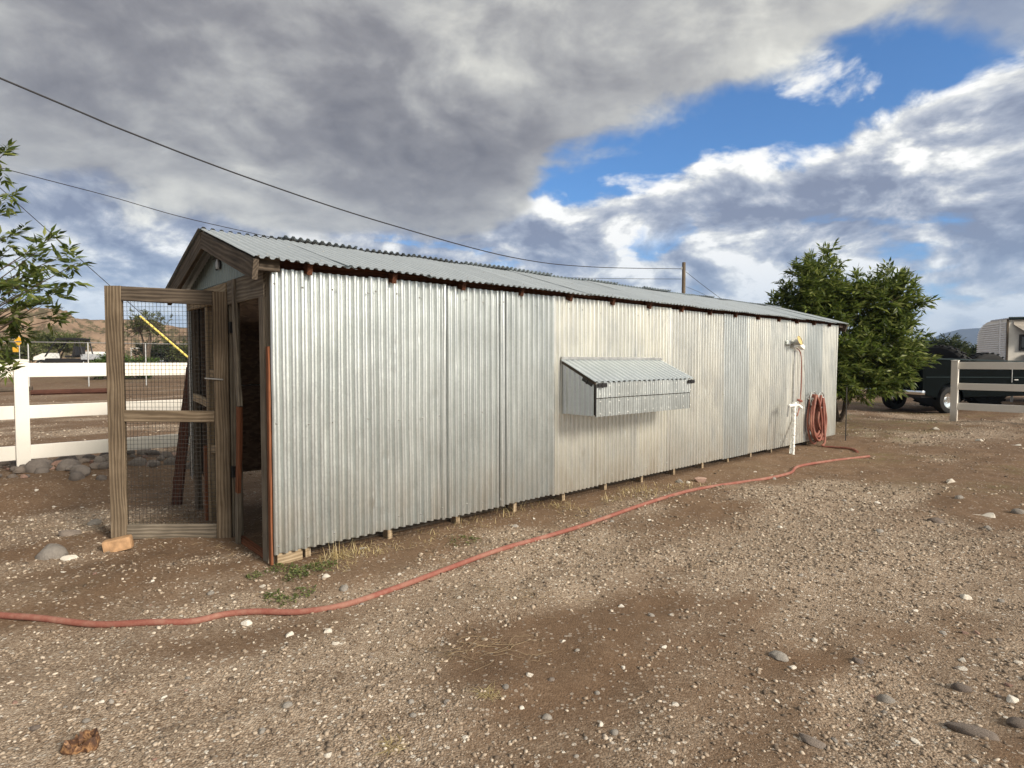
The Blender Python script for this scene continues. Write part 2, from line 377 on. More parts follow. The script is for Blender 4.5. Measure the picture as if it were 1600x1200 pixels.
def ground_mat():
    m, nt, b = mat('dirt_and_gravel'); geo = nt.nodes.new('ShaderNodeNewGeometry'); p = S(nt, geo.outputs['Position'])
    at_ = nt.nodes.new('ShaderNodeAttribute'); at_.attribute_name = 'dirt'; dirt = S(nt, at_.outputs['Fac'])
    at2 = nt.nodes.new('ShaderNodeAttribute'); at2.attribute_name = 'moss'; moss = S(nt, at2.outputs['Fac'])
    def vor(scale, feature='F1'):
        v = nt.nodes.new('ShaderNodeTexVoronoi'); v.feature = feature; v.inputs['Scale'].default_value = scale
        nt.links.new(scalev(nt, p, (1, 1, .3)).k, v.inputs['Vector']); s = nt.nodes.new('ShaderNodeSeparateColor'); nt.links.new(v.outputs['Color'], s.inputs[0])
        return S(nt, v.outputs['Distance']), S(nt, s.outputs[0]), S(nt, s.outputs[1])
    d1, r1, q1 = vor(95); d2, r2, q2 = vor(42)
    n = noise(nt, p, 3.1, 7, .66); nf = noise(nt, p, 150, 4, .7); n0 = noise(nt, p, .55, 4, .6)
    grit = (r1 * .55 + (nf - .5) * .8 + (n - .5) * .7 + .12).cl()
    gravel = grit.ramp([(0, (.125, .085, .055)), (.35, (.28, .210, .150)), (.65, (.42, .338, .258)), (1, (.64, .555, .45))])
    soil = ((nf - .5) * .9 + (n - .5) * .8 + .42 + (r1 - .5) * .25).cl().ramp([(0, (.076, .046, .027)), (.5, (.166, .108, .068)), (1, (.32, .23, .157))])
    fd = (dirt + (n - .5) * 1.1 + (n0 - .5) * .5 + (nf - .5) * .5).smooth(.15, .85)
    c = mixc(nt, fd, gravel, soil)
    peb = (d2 * -1. + .34 + (q2 - .5) * .35).smooth(.0, .10) * r2.smooth(.52, .62) * (fd * -.65 + 1.)
    c = mixc(nt, peb * .85, c, q2.ramp([(0, (.20, .165, .135)), (.5, (.40, .345, .285)), (1, (.70, .65, .57))]))
    c = mixc(nt, (moss * noise(nt, p, 7, 5, .7).smooth(.42, .62)) * .75, c, (.13, .135, .045))
    setv(nt, b, Base_Color=c, Roughness=.95, Specular_IOR_Level=.15)
    h = peb * .5 + (d1 * -.7) * (fd * -.6 + 1.) + nf * .35 + n * .4
    bump(nt, b, h, .9, .012); return m
GROUND = ground_mat()
def pebble_mat(name, pts):
    m, nt, b = mat(name); i = island(nt); geo = nt.nodes.new('ShaderNodeNewGeometry'); n = noise(nt, S(nt, geo.outputs['Position']), 60, 3)
    setv(nt, b, Base_Color=((i * .92 + (n - .5) * .25).cl()).ramp(pts), Roughness=.88, Specular_IOR_Level=.2); return m
PEB = pebble_mat('gravel_stone', [(0, (.11, .085, .065)), (.25, (.215, .168, .125)), (.55, (.30, .235, .175)), (.78, (.40, .33, .255)), (.92, (.53, .46, .375)), (1, (.74, .68, .58))])
def leaf_mat(name, c0, c1, c2, trans=.35):
    m, nt, b = mat(name); i = island(nt); c = i.ramp([(0, c0), (.6, c1), (1, c2)])
    setv(nt, b, Base_Color=c, Roughness=.42, Specular_IOR_Level=.4)
    t = nt.nodes.new('ShaderNodeBsdfTranslucent'); nt.links.new(c.k, t.inputs[0]); mx = nt.nodes.new('ShaderNodeMixShader'); mx.inputs[0].default_value = trans
    nt.links.new(b.outputs[0], mx.inputs[1]); nt.links.new(t.outputs[0], mx.inputs[2]); nt.links.new(mx.outputs[0], nt.nodes['Material Output'].inputs[0]); return m
LEAF = leaf_mat('ash_leaf', (.045, .070, .014), (.115, .160, .030), (.28, .31, .09), .48)
LEAF2 = leaf_mat('desert_leaf', (.075, .090, .025), (.125, .145, .045), (.19, .20, .075))
LEAF3 = leaf_mat('dark_leaf', (.028, .042, .014), (.050, .068, .022), (.085, .10, .035))
LEAFB = leaf_mat('bush_leaf', (.045, .085, .016), (.085, .14, .028), (.14, .20, .05))
WEED = leaf_mat('weed_leaf', (.06, .085, .02), (.12, .15, .045), (.22, .22, .09))
STRAW = leaf_mat('dry_straw', (.26, .19, .085), (.42, .33, .16), (.58, .48, .27), .2)
TWIG = plain('dry_twig', (.24, .175, .105), .85, 0, .3, 20.)
BARK = plain('bark', (.13, .10, .075), .9, 0, .3, 16., .2, .6)
POLE = wood('pole_wood', (.06, .045, .032), (.13, .10, .07), (.21, .17, .125))

# ------------------------------------------------------------------ ground
def graded(lo, hi, dlo, dhi, step, grow=1.16):
    c = list(np.arange(dlo, dhi, step)); s = step; q = c[-1]; up = []
    while q < hi: s *= grow; q += s; up.append(q)
    s = step; q = c[0]; dn = []
    while q > lo: s *= grow; q -= s; dn.append(q)
    return np.array(dn[::-1] + c + up)
def dirt_field(x, y):
    t, s = shed_ts(x, y)
    xr, yr = x * .82 + y * .57, (y * .82 - x * .57) * 1.7
    d = .47 + 1.25 * fbm(xr / 2.1, yr / 1.9, 31, 4) + .5 * vnoise(xr / .55, yr / .5, 35)
    d = d + .55 * sstep(1.1, .1, -s) * sstep(-.5, .2, t) * sstep(11, 10.3, t) * (s < .2)            # bare soil at the foot of the wall
    d = d + .8 * np.exp(-((t - 8.6) ** 2 / 1.6 + (s + .9) ** 2 / .5))                               # damp soil round the standpipe
    d = d + .30 * sstep(4.4, 6.2, y) * sstep(-1.4, -3.2, x)                                         # churned soil by the gate
    d = d - .38 * np.exp(-((x - 3.5) ** 2 / 14 + (y - 4.2) ** 2 / 3.0)) + .42 * sstep(5.5, 9.0, y) * sstep(2.5, 6, x)
    return d
def build_ground():
    xs = graded(-3500, 4200, -7.5, 13.0, .058); ys = graded(-900, 5200, 1.2, 15.5, .048, 1.15)
    X, Y = np.meshgrid(xs, ys); Z = gz(X, Y)
    nx, ny = len(xs), len(ys); v = np.stack([X, Y, Z], -1).reshape(-1, 3)
    i = np.arange(ny - 1)[:, None] * nx + np.arange(nx - 1)[None, :]
    f = np.stack([i, i + 1, i + nx + 1, i + nx], -1).reshape(-1, 4)
    o = npmesh('ground', v, f, GROUND, None, True, 4)
    a = o.data.attributes.new('dirt', 'FLOAT', 'POINT'); a.data.foreach_set('value', np.clip(dirt_field(X, Y), 0, 1).ravel().astype(np.float32))
    ms = sstep(.05, .5, fbm(X / 1.4, Y / 1.1, 51, 3) + .1) * np.clip(np.exp(-((X - 9) ** 2 / 14 + (Y - 9) ** 2 / 14)) * 1.2 + .8 * np.exp(-((X + 3.6) ** 2 / 1.2 + (Y - 4.6) ** 2 / .5)) + .9 * sstep(12, 15, Y) * sstep(5, 8, X) + .5 * sstep(20, 30, Y), 0, 1)
    a = o.data.attributes.new('moss', 'FLOAT', 'POINT'); a.data.foreach_set('value', ms.ravel().astype(np.float32))
    tag(o, 'brown dirt yard strewn with fine gravel, damp along the coop wall', 'ground', kind='structure')
build_ground()

# ------------------------------------------------------------------ chicken coop
LEN = 10.2; WID = 2.14; OVX = .20; OVY = .20; ZE = 2.13; ZR = 2.515; SL = (ZR - ZE) / (WID / 2 + OVY); ZT = 2.10
coop = empty('chicken_coop', C0, TH, 'long galvanised corrugated chicken coop with low gabled roof and open end', 'chicken coop')
def sheet(name, m, parent, w, h, M, pitch=.068, amp=.0155, rows=24, seed=0, dents=0, curl=0.0, cut=None, warp=.004, per=10, z0=None):
    """corrugated sheet: w across the ribs (local x), h along them (local z), facing -y; M places it"""
    r = np.random.default_rng(seed); nx = max(4, int(round(w / pitch * per))); xs = np.linspace(0, w, nx + 1); zs = np.linspace(0, h, rows + 1)
    X, Z = np.meshgrid(xs, zs); ph = r.uniform(0, 6.28)
    Y = -amp * np.clip(1.9 * np.sin(2 * np.pi * X / pitch), -1, 1)
    Y = Y + warp * vnoise(X * 2.2 + seed * 7.7, Z * 1.3 + seed * 3.1, 9) * 2 + .0025 * vnoise(X * 9 + seed, Z * 6, 10)
    X = X + .006 * vnoise(X * 3 + seed * 5, Z * 2.2, 11)
    for _ in range(dents):
        cx, cz, a, s = r.uniform(0, w), r.uniform(.05, h * .8), r.uniform(.002, .0055) * r.choice([-1, 1]), r.uniform(.010, .028)
        Y = Y + a * np.exp(-((X - cx) ** 2 + (Z - cz) ** 2 * .6) / s ** 2)
    if curl: Y = Y - curl * np.clip((X - (w - .10)) / .10, 0, 1) ** 2 * (Z / h)
    if cut is not None: Z = cut(X, Z)
    v = np.stack([X, Y, Z], -1).reshape(-1, 3); Mn = np.array(M); v = v @ Mn[:3, :3].T + Mn[:3, 3]
    i = np.arange(rows)[:, None] * (nx + 1) + np.arange(nx)[None, :]
    f = np.stack([i, i + 1, i + nx + 2, i + nx + 1], -1).reshape(-1, 4)
    return npmesh(name, v, f, m, parent, True, 4)
def board(name, a, b, w, h, m, parent=None, up=(0, 0, 1), bow=0.0, seg=1, bev=.004, twist=0.0):
    """a sawn board from a to b: w sideways, h along 'up', grain along its length"""
    a, b = Vector(a), Vector(b); L = (b - a).length; x = (b - a).normalized(); upv = Vector(up)
    if abs(x.dot(upv)) > .98: upv = Vector((0, 1, 0))
    y = upv.cross(x).normalized(); z = x.cross(y)
    hw, hh, c = w / 2, h / 2, min(bev, w * .3, h * .3)
    prof = [(-hw + c, -hh), (hw - c, -hh), (hw, -hh + c), (hw, hh - c), (hw - c, hh), (-hw + c, hh), (-hw, hh - c), (-hw, -hh + c)]
    mb = MB(); seg = max(seg, 1); vs = []; fs = []
    for i in range(seg + 1):
        t = i / seg; o = bow * math.sin(math.pi * t); k = twist * t
        for p in prof: vs.append((t * L, p[0] * math.cos(k) - p[1] * math.sin(k) + o, p[0] * math.sin(k) + p[1] * math.cos(k)))
    for i in range(seg):
        for k in range(8): fs.append((i * 8 + k, i * 8 + (k + 1) % 8, i * 8 + 8 + (k + 1) % 8, i * 8 + 8 + k))
    fs += [tuple(range(7, -1, -1)), tuple(seg * 8 + k for k in range(8))]
    o = mb.add(vs, fs).build(name, m, parent)
    Mx = Matrix(((x.x, y.x, z.x, a.x), (x.y, y.y, z.y, a.y), (x.z, y.z, z.z, a.z), (0, 0, 0, 1)))
    o.matrix_basis = Mx; return o
def fr(origin, xd, yd, zd):
    return Matrix(((xd[0], yd[0], zd[0], origin[0]), (xd[1], yd[1], zd[1], origin[1]), (xd[2], yd[2], zd[2], origin[2]), (0, 0, 0, 1)))
screws = MB()
def screw(p, nrm, r=.008):
    n = Vector(nrm).normalized(); a = n.orthogonal().normalized(); b = n.cross(a); p = Vector(p); vs = [p + n * .007]
    vs += [p + (a * math.cos(k * 1.0472) + b * math.sin(k * 1.0472)) * r for k in range(6)]
    screws.add(vs, [(0, 1 + k, 1 + (k + 1) % 6) for k in range(6)])
# long front wall: sheets lapped edge over edge
seams = [-.052, .70, 1.37, 2.03, 2.72, 3.40, 4.08, 4.74, 5.42, 6.10, 6.78, 7.46, 8.12, 8.80, 9.50, 10.2]
for i in range(15):
    t0, t1 = seams[i], seams[i + 1]; w = t1 - t0 + (.045 if i < 14 else 0)
    zb = .095 + random.uniform(-.008, .008) - .004 * i / 3; zt = ZT + random.uniform(-.012, .004)
    tilt = random.uniform(-.004, .004)
    M = fr((t0, -.064 - .0035 * (i % 2), zb), (1, random.uniform(-.003, .003), 0), (0, 1, 0), (tilt, 0, 1))
    sheet('wall_sheet', galv if i in (0, 1, 2, 3, 9, 13) else galv_cream, coop, w, zt - zb, M, seed=i + 1, rows=64, dents=random.choice([2, 3, 5, 8]), curl=random.uniform(0, .018))
    for z in (.18 + random.uniform(-.02, .02), 1.0 + random.uniform(-.05, .05), 1.98):
        for q in (.03, .24, .45, w - .06):
            if random.random() < .9: screw((t0 + q + random.uniform(-.02, .02), -.081, z + random.uniform(-.015, .015)), (0, -1, 0))
# back wall and far end
for i in range(15):
    t0, t1 = seams[i], seams[i + 1]
    M = fr((t1 + .04, WID + .05 + .0035 * (i % 2), .32), (-1, 0, 0), (0, -1, 0), (0, 0, 1))
    sheet('back_sheet', galv, coop, t1 - t0 + .045, ZT - .32, M, seed=40 + i, rows=3, per=8)
for i in range(3):
    M = fr((LEN + .035 + .003 * (i % 2), i * .72, .09), (0, 1, 0), (-1, 0, 0), (0, 0, 1))
    sheet('end_sheet', galv, coop, .74, ZT - .09, M, seed=70 + i, rows=4, per=8)
gable_z = lambda s: ZE - .06 + SL * (OVY + np.minimum(s, WID - s))
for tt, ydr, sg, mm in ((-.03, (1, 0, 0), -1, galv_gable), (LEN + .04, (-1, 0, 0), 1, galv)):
    ox = (tt, WID if sg < 0 else 0, 0)
    def cutf(X, Z, sg=sg): return 2.10 + Z * (gable_z(np.clip(X, 0, WID)) - 2.10)
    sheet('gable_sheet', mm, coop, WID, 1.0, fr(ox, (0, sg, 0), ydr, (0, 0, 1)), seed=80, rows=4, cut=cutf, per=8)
# roof: sheets with ribs running down the slope; back slope rides over the ridge
RS = math.hypot(WID / 2 + OVY, ZR - ZE); ca, sa = (WID / 2 + OVY) / RS, (ZR - ZE) / RS
rx = -OVX; k = 0
while rx < LEN + OVX - .1:
    w = min(.69, LEN + OVX - rx); lift = .004 * (k % 2) + random.uniform(0, .003)
    over = random.uniform(-.02, .03)
    M = fr((rx, -OVY, ZE + lift), (1, 0, random.uniform(-.004, .004)), (0, sa, -ca), (0, ca, sa))
    sheet('roof_sheet', galv_roof, coop, w + (.05 if rx + w < LEN else 0), RS - .015, M, seed=100 + k, rows=14, amp=.0075, warp=.007, dents=1)
    ext = RS + .022 + random.uniform(-.015, .02); rise = random.uniform(.004, .026)
    M = fr((rx + w + .03, WID + OVY, ZE + lift + rise * .2), (-1, 0, 0), (0, -sa, -ca), (0, -ca, sa + rise * .5))
    sheet('roof_sheet', galv_roof, coop, w + .05, ext, M, seed=140 + k, rows=8, amp=.011, warp=.012)
    for q in (.12, .5):
        for d in (.10, RS * .55): screw((rx + q, -OVY + ca * d, ZE + sa * d + .014), (0, -sa, ca), .011)
    rx += .665; k += 1
# rafters, blocking, studs, plates
raft = [.21 + .683 * i for i in range(15)]
for t in raft:
    board('rafter', (t, -OVY + .075, ZE - .056 + SL * .075), (t, WID / 2, ZR - .056), .038, .078, wood_rafter, coop)
    board('rafter', (t, WID + OVY - .05, ZE - .062 + SL * .05), (t, WID / 2, ZR - .062), .042, .085, wood_rafter, coop)
    board('stud', (t, .022, -.03), (t, .022, ZT - .05), .085, .042, wood_tan, coop, up=(1, 0, 0))
    board('stud', (t, WID - .02, -.03), (t, WID - .02, ZT - .05), .085, .042, wood_grey, coop, up=(1, 0, 0))
for s in (0.0, WID):
    board('top_plate', (0, s, ZT + .0), (LEN, s, ZT + .0), .085, .06, wood_rafter, coop)
    board('blocking_board', (0, s + (-.03 if s == 0 else .03), ZT + .022), (LEN, s + (-.03 if s == 0 else .03), ZT + .022), .025, .085, wood_rafter, coop)
board('sill_board', (.10, .13, .035), (LEN, .13, .035), .04, .06, wood_dark, coop)
# barge boards under both roof ends
for tt in (-OVX + .02, LEN + OVX - .02):
    board('barge_board', (tt, -OVY + .03, ZE - .085 + SL * .03), (tt, WID / 2 - .004, ZR - .085), .036, .135, wood_dark, coop)
    board('barge_board', (tt, WID + OVY - .03, ZE - .085 + SL * .03), (tt, WID / 2 + .004, ZR - .085), .036, .135, wood_dark, coop)
    board('lookout_board', (tt + (.02 if tt < 0 else -.02), -.10, ZE - .02), (.0 if tt < 0 else LEN, -.10, ZE - .02), .03, .10, wood_dark, coop)
# open end wall
board('corner_post', (.0, .055, -.05), (.0, .055, 2.07), .09, .09, wood_grey, coop, up=(1, 0, 0))
board('jamb_board', (-.052, .085, .0), (-.052, .085, 1.99), .10, .022, wood_grey, coop, up=(1, 0, 0))
b_ = board('jamb_board', (-.060, -.030, .02), (-.060, -.030, 1.55), .045, .018, wood_red, coop, up=(1, 0, 0))
board('foot_block', (-.02, -.005, .05), (.16, -.005, .05), .07, .10, wood_tan, coop)
board('header_board', (-.045, .03, 1.995), (-.045, .86, 1.995), .038, .19, wood_grey, coop)
board('header_board', (-.045, .90, 2.01), (-.045, WID, 2.01), .038, .15, wood_tan, coop)
board('hinge_post', (-.01, .90, -.05), (-.01, .90, 2.08), .085, .085, wood_grey, coop, up=(1, 0, 0))
board('hinge_board', (-.070, .565, 1.10), (-.070, .655, 2.08), .055, .03, wood_grey, coop, up=(1, 0, 0), bow=-.02, seg=8)
board('hinge_board', (-.074, .635, .42), (-.074, .565, 1.098), .055, .03, wood_red, coop, up=(1, 0, 0), bow=.012, seg=8, twist=.12)
board('hinge_board', (-.072, .665, .01), (-.072, .638, .418), .055, .03, wood_grey, coop, up=(1, 0, 0))
board('door_sill', (-.03, .10, .022), (-.03, .73, .022), .05, .045, wood_red, coop)
board('mid_post', (-.01, 1.54, .0), (-.01, 1.54, 2.0), .06, .085, wood_tan, coop, up=(1, 0, 0))
board('corner_post', (.0, WID - .02, -.05), (.0, WID - .02, 2.07), .09, .05, wood_dark, coop, up=(1, 0, 0))
board('corner_trim', (-.05, WID - .01, .30), (-.05, WID - .01, 2.0), .025, .012, grey_metal, coop, up=(1, 0, 0))
board('cross_rail', (-.02, .945, 1.34), (-.02, 1.505, 1.34), .035, .07, wood_tan, coop)
board('cross_rail', (-.02, 1.575, 1.06), (-.02, WID - .05, 1.10), .035, .07, wood_tan, coop)
board('cross_rail', (-.02, .945, .72), (-.02, 1.505, .66), .035, .07, wood_tan, coop)
board('short_post', (-.055, 1.60, .0), (-.055, 1.60, .68), .05, .035, wood_red, coop, up=(1, 0, 0))
wm = MB()
for i in range(24): wm.tube([(.02, .96 + i * .05, .10), (.02, .96 + i * .05, 1.95)], .0012, 3, False)
for i in range(37): wm.tube([(.021, .94, .10 + i * .05), (.021, WID - .05, .10 + i * .05)], .0012, 3, False)
wm.build('end_netting', wire_m, coop)
wm = MB()                                   # netting behind the gap at the wall foot
for i in range(250): wm.tube([(.1 + i * .04, -.02, .0), (.1 + i * .04, -.02, .16)], .0012, 3, False)
for i in range(4): wm.tube([(.1, -.021, .02 + i * .035), (LEN, -.021, .02 + i * .035)], .0012, 3, False)
wm.build('foot_netting', wire_m, coop)
# inside lining of strand board
for i in range(8):
    t0 = .03 + i * 1.27
    MB().box((t0 + .63, WID - .075, .32 + .44), (1.255, .012, .88)).build('lining_board', OSB, coop)
    MB().box((t0 + .63, WID - .075, 1.205 + .44), (1.255, .012, .875)).build('lining_board', OSB, coop)
for i in range(2): MB().box((2.6, .55 + 1.06 * i, 1.07), (.012, 1.05, 1.9)).build('partition_board', OSB, coop)
# lamp bracket under the gable peak
lp = MB(); pc = Vector((-.06, 1.10, 2.30))
lp.tube([pc + Vector((0, .055 * math.cos(a), -.05 + .055 * math.sin(a) * 1.5)) for a in np.linspace(-.5, math.pi + .5, 12)], .008, 6)
lp.box(pc + Vector((.01, 0, .045)), (.05, .06, .05)); lp.tube([pc + Vector((-.02, -.07, .0)), pc + Vector((-.02, .07, .0))], .006, 6)
lamp = lp.build('lamp_bracket', black_m, coop)
MB().lathe([(.001, -.09), (.02, -.085), (.025, -.05), (.018, -.01), (.014, .02)], 12).build('bulb', grey_metal, lamp, True).location = tuple(pc)
# wavy bottom plate and screws
o = screws.build('screw', grey_metal, coop); tag(o, kind='stuff')

# nest box on the wall
NB0, NB1, ND = 2.845, 4.53, .437; Y0 = -.088
nb = MB().prism([(0, 0), (1, 0)], 0, 0) if False else MB()
pf = [(Y0, .925), (Y0 - ND + .02, .925), (Y0 - ND + .02, 1.225), (Y0, 1.435)]
vs = [(NB0 + .015, p[0], p[1]) for p in pf] + [(NB1 - .015, p[0], p[1]) for p in pf]
nb.add(vs, [(0, 1, 2, 3), (7, 6, 5, 4), (0, 4, 5, 1), (1, 5, 6, 2), (2, 6, 7, 3), (3, 7, 4, 0)])
nest = nb.build('nest_box', wood_dark, coop)
def ncut(X, Z): return .915 + Z * (1.43 - .915 - np.clip(X / ND, 0, 1) * .205)
sheet('side_sheet', galv_dark, nest, ND - .012, 1.0, fr((NB0, Y0, 0), (0, -1, 0), (1, 0, 0), (0, 0, 1)), seed=201, rows=6, cut=ncut, amp=.007)
def ncut2(X, Z): return .915 + Z * (1.225 - .915 + np.clip(X / ND, 0, 1) * .205)
sheet('side_sheet', galv_dark, nest, ND - .012, 1.0, fr((NB1, Y0 - ND + .012, 0), (0, 1, 0), (-1, 0, 0), (0, 0, 1)), seed=202, rows=6, cut=ncut2, amp=.007)
fy = Y0 - ND
sheet('front_sheet', galv, nest, NB1 - NB0 - .01, .175, fr((NB0 + .005, fy, .908), (1, 0, 0), (0, 1, 0), (0, 0, 1)), seed=203, rows=4, pitch=.0735, amp=.0105)
sheet('front_sheet', galv, nest, NB1 - NB0 - .01, .150, fr((NB0 + .005, fy - .006, 1.092), (1, 0, 0), (0, 1, 0), (0, .01, 1)), seed=204, rows=4, pitch=.0735, amp=.0105)
ns = MB()
def rivet(p, r=.0078):
    p = Vector(p); ns.add([p + Vector((0, -.006, 0))] + [p + Vector((r * math.cos(k * 1.0472), 0, r * math.sin(k * 1.0472))) for k in range(6)], [(0, 1 + k, 1 + (k + 1) % 6) for k in range(6)])
for i in range(12):
    for z in (.94, 1.055, 1.125, 1.205): rivet((NB0 + .05 + i * .145, fy - .0195, z + random.uniform(-.006, .006)))
ns.build('rivet', rivet_m, nest)
ly = ND + .022; lz = .214; ll = math.hypot(ly, lz); lc, ls = ly / ll, lz / ll
lid = sheet('lid', galv_roof, nest, NB1 - NB0 + .06, ll, fr((NB0 - .03, Y0 - ly, 1.462 - lz), (1, 0, 0), (0, ls, -lc), (0, lc, ls)), seed=205, rows=6, pitch=.085, amp=.008)
board('lid_flashing', (NB0 - .03, Y0 - .012, 1.478), (NB1 + .03, Y0 - .012, 1.478), .02, .03, grey_metal, nest)
board('lid_edge', (NB0 - .012, Y0 - .01, 1.435), (NB0 - .012, Y0 - ND - .01, 1.228), .02, .022, wood_dark, nest)
board('corner_strip', (NB0 + .002, fy - .002, .915), (NB0 + .002, fy - .002, 1.22), .014, .014, black_m, nest)
def hinge(p, ax, nr):
    h = MB(); p = Vector(p); ax = Vector(ax); nr = Vector(nr); up = ax.cross(nr)
    for k in range(2):
        M = fr((0, 0, 0), ax, nr, up).to_3x3(); h.box(p + ax * (k * .075 - .037) + nr * .006, (.065, .006, .042), M, .002)
        for q in (-.02, .02): h.box(p + ax * (k * .075 - .037 + q) + nr * .012, (.012, .006, .012), M)
    h.tube([p + nr * .01 - up * .024, p + nr * .01 + up * .024], .009, 8)
    return h.build('hinge', black_m, nest)
hinge((NB0 + .075, fy - .016, 1.215), (1, 0, 0), (0, -1, 0)); hinge((NB1 - .03, fy - .016, 1.215), (1, 0, 0), (0, -1, 0))
sd = Vector((0, -ND, -.205)).normalized(); hinge((NB0 - .010, fy + .09, 1.250), sd, (-1, 0, 0))

# gate standing open: hinged at the post, netting with timber sub-parts (built in world space, then moved into the coop's frame)
gA, gB = at(352, 850, 4.76), at(188, 848, 4.70); gx = Vector((gB.x - gA.x, gB.y - gA.y, 0)).normalized(); GW = (Vector((gB.x, gB.y, 0)) - Vector((gA.x, gA.y, 0))).length
cm = Matrix.Translation(C0) @ Matrix.Rotation(TH, 4, 'Z'); inv = cm.inverted()
gl = lambda q, z, o=0: inv @ (Vector((gA.x, gA.y, z)) + gx * q + Vector((-gx.y, gx.x, 0)) * o)
gm = MB(); gw0, gw1 = .04, GW - .04
n = 26
for i in range(n + 1):
    q = gw0 + (gw1 - gw0) * i / n; gm.tube([gl(q, .11), gl(q + random.uniform(-.004, .004), 1.0), gl(q, 1.93)], .0016, 3, False)
for i in range(55): 
    z = .115 + i * .0333; gm.tube([gl(gw0, z, .003), gl(GW / 2, z + random.uniform(-.004, .004), .003), gl(gw1, z, .003)], .0016, 3, False)
gate = gm.build('gate', wire_m, coop)
gn = inv.to_3x3() @ Vector((-gx.y, gx.x, 0))
board('stile', gl(0, .01), gl(0, 2.005), .115, .04, wood_gate, gate, up=gn)
board('stile', gl(GW, .03), gl(GW, 2.045), .125, .04, wood_gate, gate, up=gn)
for z0_, z1_, hh_, mm in ((1.955, 1.985, .115, wood_dark), (1.00, 1.01, .092, wood_gate), (.065, .075, .115, wood_grey)):
    board('rail', gl(.06, z0_), gl(GW - .065, z1_), .038, hh_, mm, gate)
for z in (.55, 1.72):
    h = MB(); h.box(gl(-.075, z, .0), (.035, .06, .09), None, .004); h.build('gate_hinge', black_m, gate)
b_ = MB(); b_.tube([gl(-.02, 1.30, .03), gl(.12, 1.31, .035)], .006, 6); b_.build('latch_bar', grey_metal, gate)
# brick wedge, leaning plank
bp = gp(187, 862); bm_ = MB().box((0, 0, .055), (.19, .09, .10), None, .03).build('brick', brick_m, None, True); bm_.location = (bp.x, bp.y, g1(bp.x, bp.y) - .008); bm_.rotation_euler = (.0, -.16, .35)
tag(bm_, 'worn orange tan block lying against the foot of the open gate', 'brick')
pa, pb = gp(276, 786), at(305, 541, 5.95)
lk = MB(); pts = [pa.lerp(pb, i / 10) for i in range(11)]
lk_o = board('leaning_plank', pa - Vector((0, 0, .02)), pb, .10, .035, wood_rust, None, up=(0, -1, .2), bow=.01, seg=10)
tag(lk_o, 'dark rough plank leaning on the coop corner behind the gate', 'plank')
kn = MB()
for i in range(7): kn.box((.25 + i * .19 + random.uniform(-.04, .04), .05, 0), (random.uniform(.05, .09), .022, .03), None, .008)
kn.build('bark_knob', wood_rust, lk_o)

# ------------------------------------------------------------------ light, conduit, standpipe, hose on the wall
def rope(name, pts, r, m, parent=None, n=8, sub=6):
    """smooth tube through points"""
    P = [Vector(p) for p in pts]; out = []
    for i in range(len(P) - 1):
        p0, p1, p2, p3 = P[max(i - 1, 0)], P[i], P[i + 1], P[min(i + 2, len(P) - 1)]
        for k in range(sub):
            t = k / sub; out.append(.5 * ((2 * p1) + (p2 - p0) * t + (2 * p0 - 5 * p1 + 4 * p2 - p3) * t * t + (3 * p1 - p0 - 3 * p2 + p3) * t ** 3))
    out.append(P[-1]); mb = MB().tube(out, r, n); return mb.build(name, m, parent, True)
lt = 8.20
fl = empty('flood_light', shed(lt, -.08, 1.72), TH, 'twin head flood light high on the coop wall above the hose', 'wall light')
MB().box((.02, -.04, 0), (.11, .07, .11), None, .008).build('junction_box', grey_metal, fl)
M90 = Matrix.Rotation(R(90), 4, 'X')
hd = MB().lathe([(.0, .0), (.045, .0), (.075, .09), (.078, .11)], 16, Matrix.Translation((-.07, -.08, .02)) @ Matrix.Rotation(R(70), 4, 'X')).build('lamp_head', grey_metal, fl, True)
MB().lathe([(.0, .112), (.05, .111), (.074, .105)], 16, Matrix.Translation((-.07, -.08, .02)) @ Matrix.Rotation(R(70), 4, 'X')).build('lens', amber_m, hd, True)
MB().box((-.17, -.05, .02), (.07, .05, .08), Euler((0, .3, 0)).to_matrix(), .01).build('sensor', galv_dark, fl)
MB().box((.16, -.10, -.03), (.17, .07, .07), Euler((0, .35, .0)).to_matrix(), .012).build('lamp_head', white_m, fl)
MB().tube([(-.14, -.05, 0), (.10, -.06, -.01)], .012, 8).build('arm', grey_metal, fl)
pb_ = gp(1234, 710, 0)
cdt = rope('conduit', [shed(8.36, -.085, 1.62), shed(8.34, -.085, 1.2), shed(8.33, -.09, .65), shed(8.33, -.12, .52), (pb_.x, pb_.y, -.03)], .016, grey_metal)
tag(cdt, 'grey conduit running down from the flood light to the dirt', 'conduit')
wr = rope('cable', [shed(8.40, -.10, 1.66), shed(8.52, -.12, 1.55), shed(8.53, -.13, 1.1), shed(8.46, -.14, .72), shed(8.34, -.15, .55)], .009, hose_old)
tag(wr, 'thin red brown cable hanging from the flood light beside the conduit', 'cable')
sp0 = gp(1239, 711); 
std = empty('standpipe', (sp0.x, sp0.y, 0), TH, 'white wrapped water standpipe with a tap beside the coiled hose', 'standpipe')
wp = []; rr = []
for i in range(36): wp.append((.02 * i / 36 + .004 * math.sin(i * 1.9), .003 * math.cos(i * 2.3), -.02 + i * .78 / 35)); rr.append(.019 + .0045 * (i % 2) + .006 * i / 36)
MB().tube(wp, rr, 10).build('wrapped_pipe', white_m, std, True)
tp = MB(); tp.tube([(-.14, .02, .765), (.10, -.02, .775)], .024, 10); tp.tube([(.10, -.02, .775), (.17, -.05, .72)], .022, 10); tp.tube([(.02, 0, .73), (.02, 0, .82)], .03, 10)
tap = tp.build('tap', white_m, std, True)
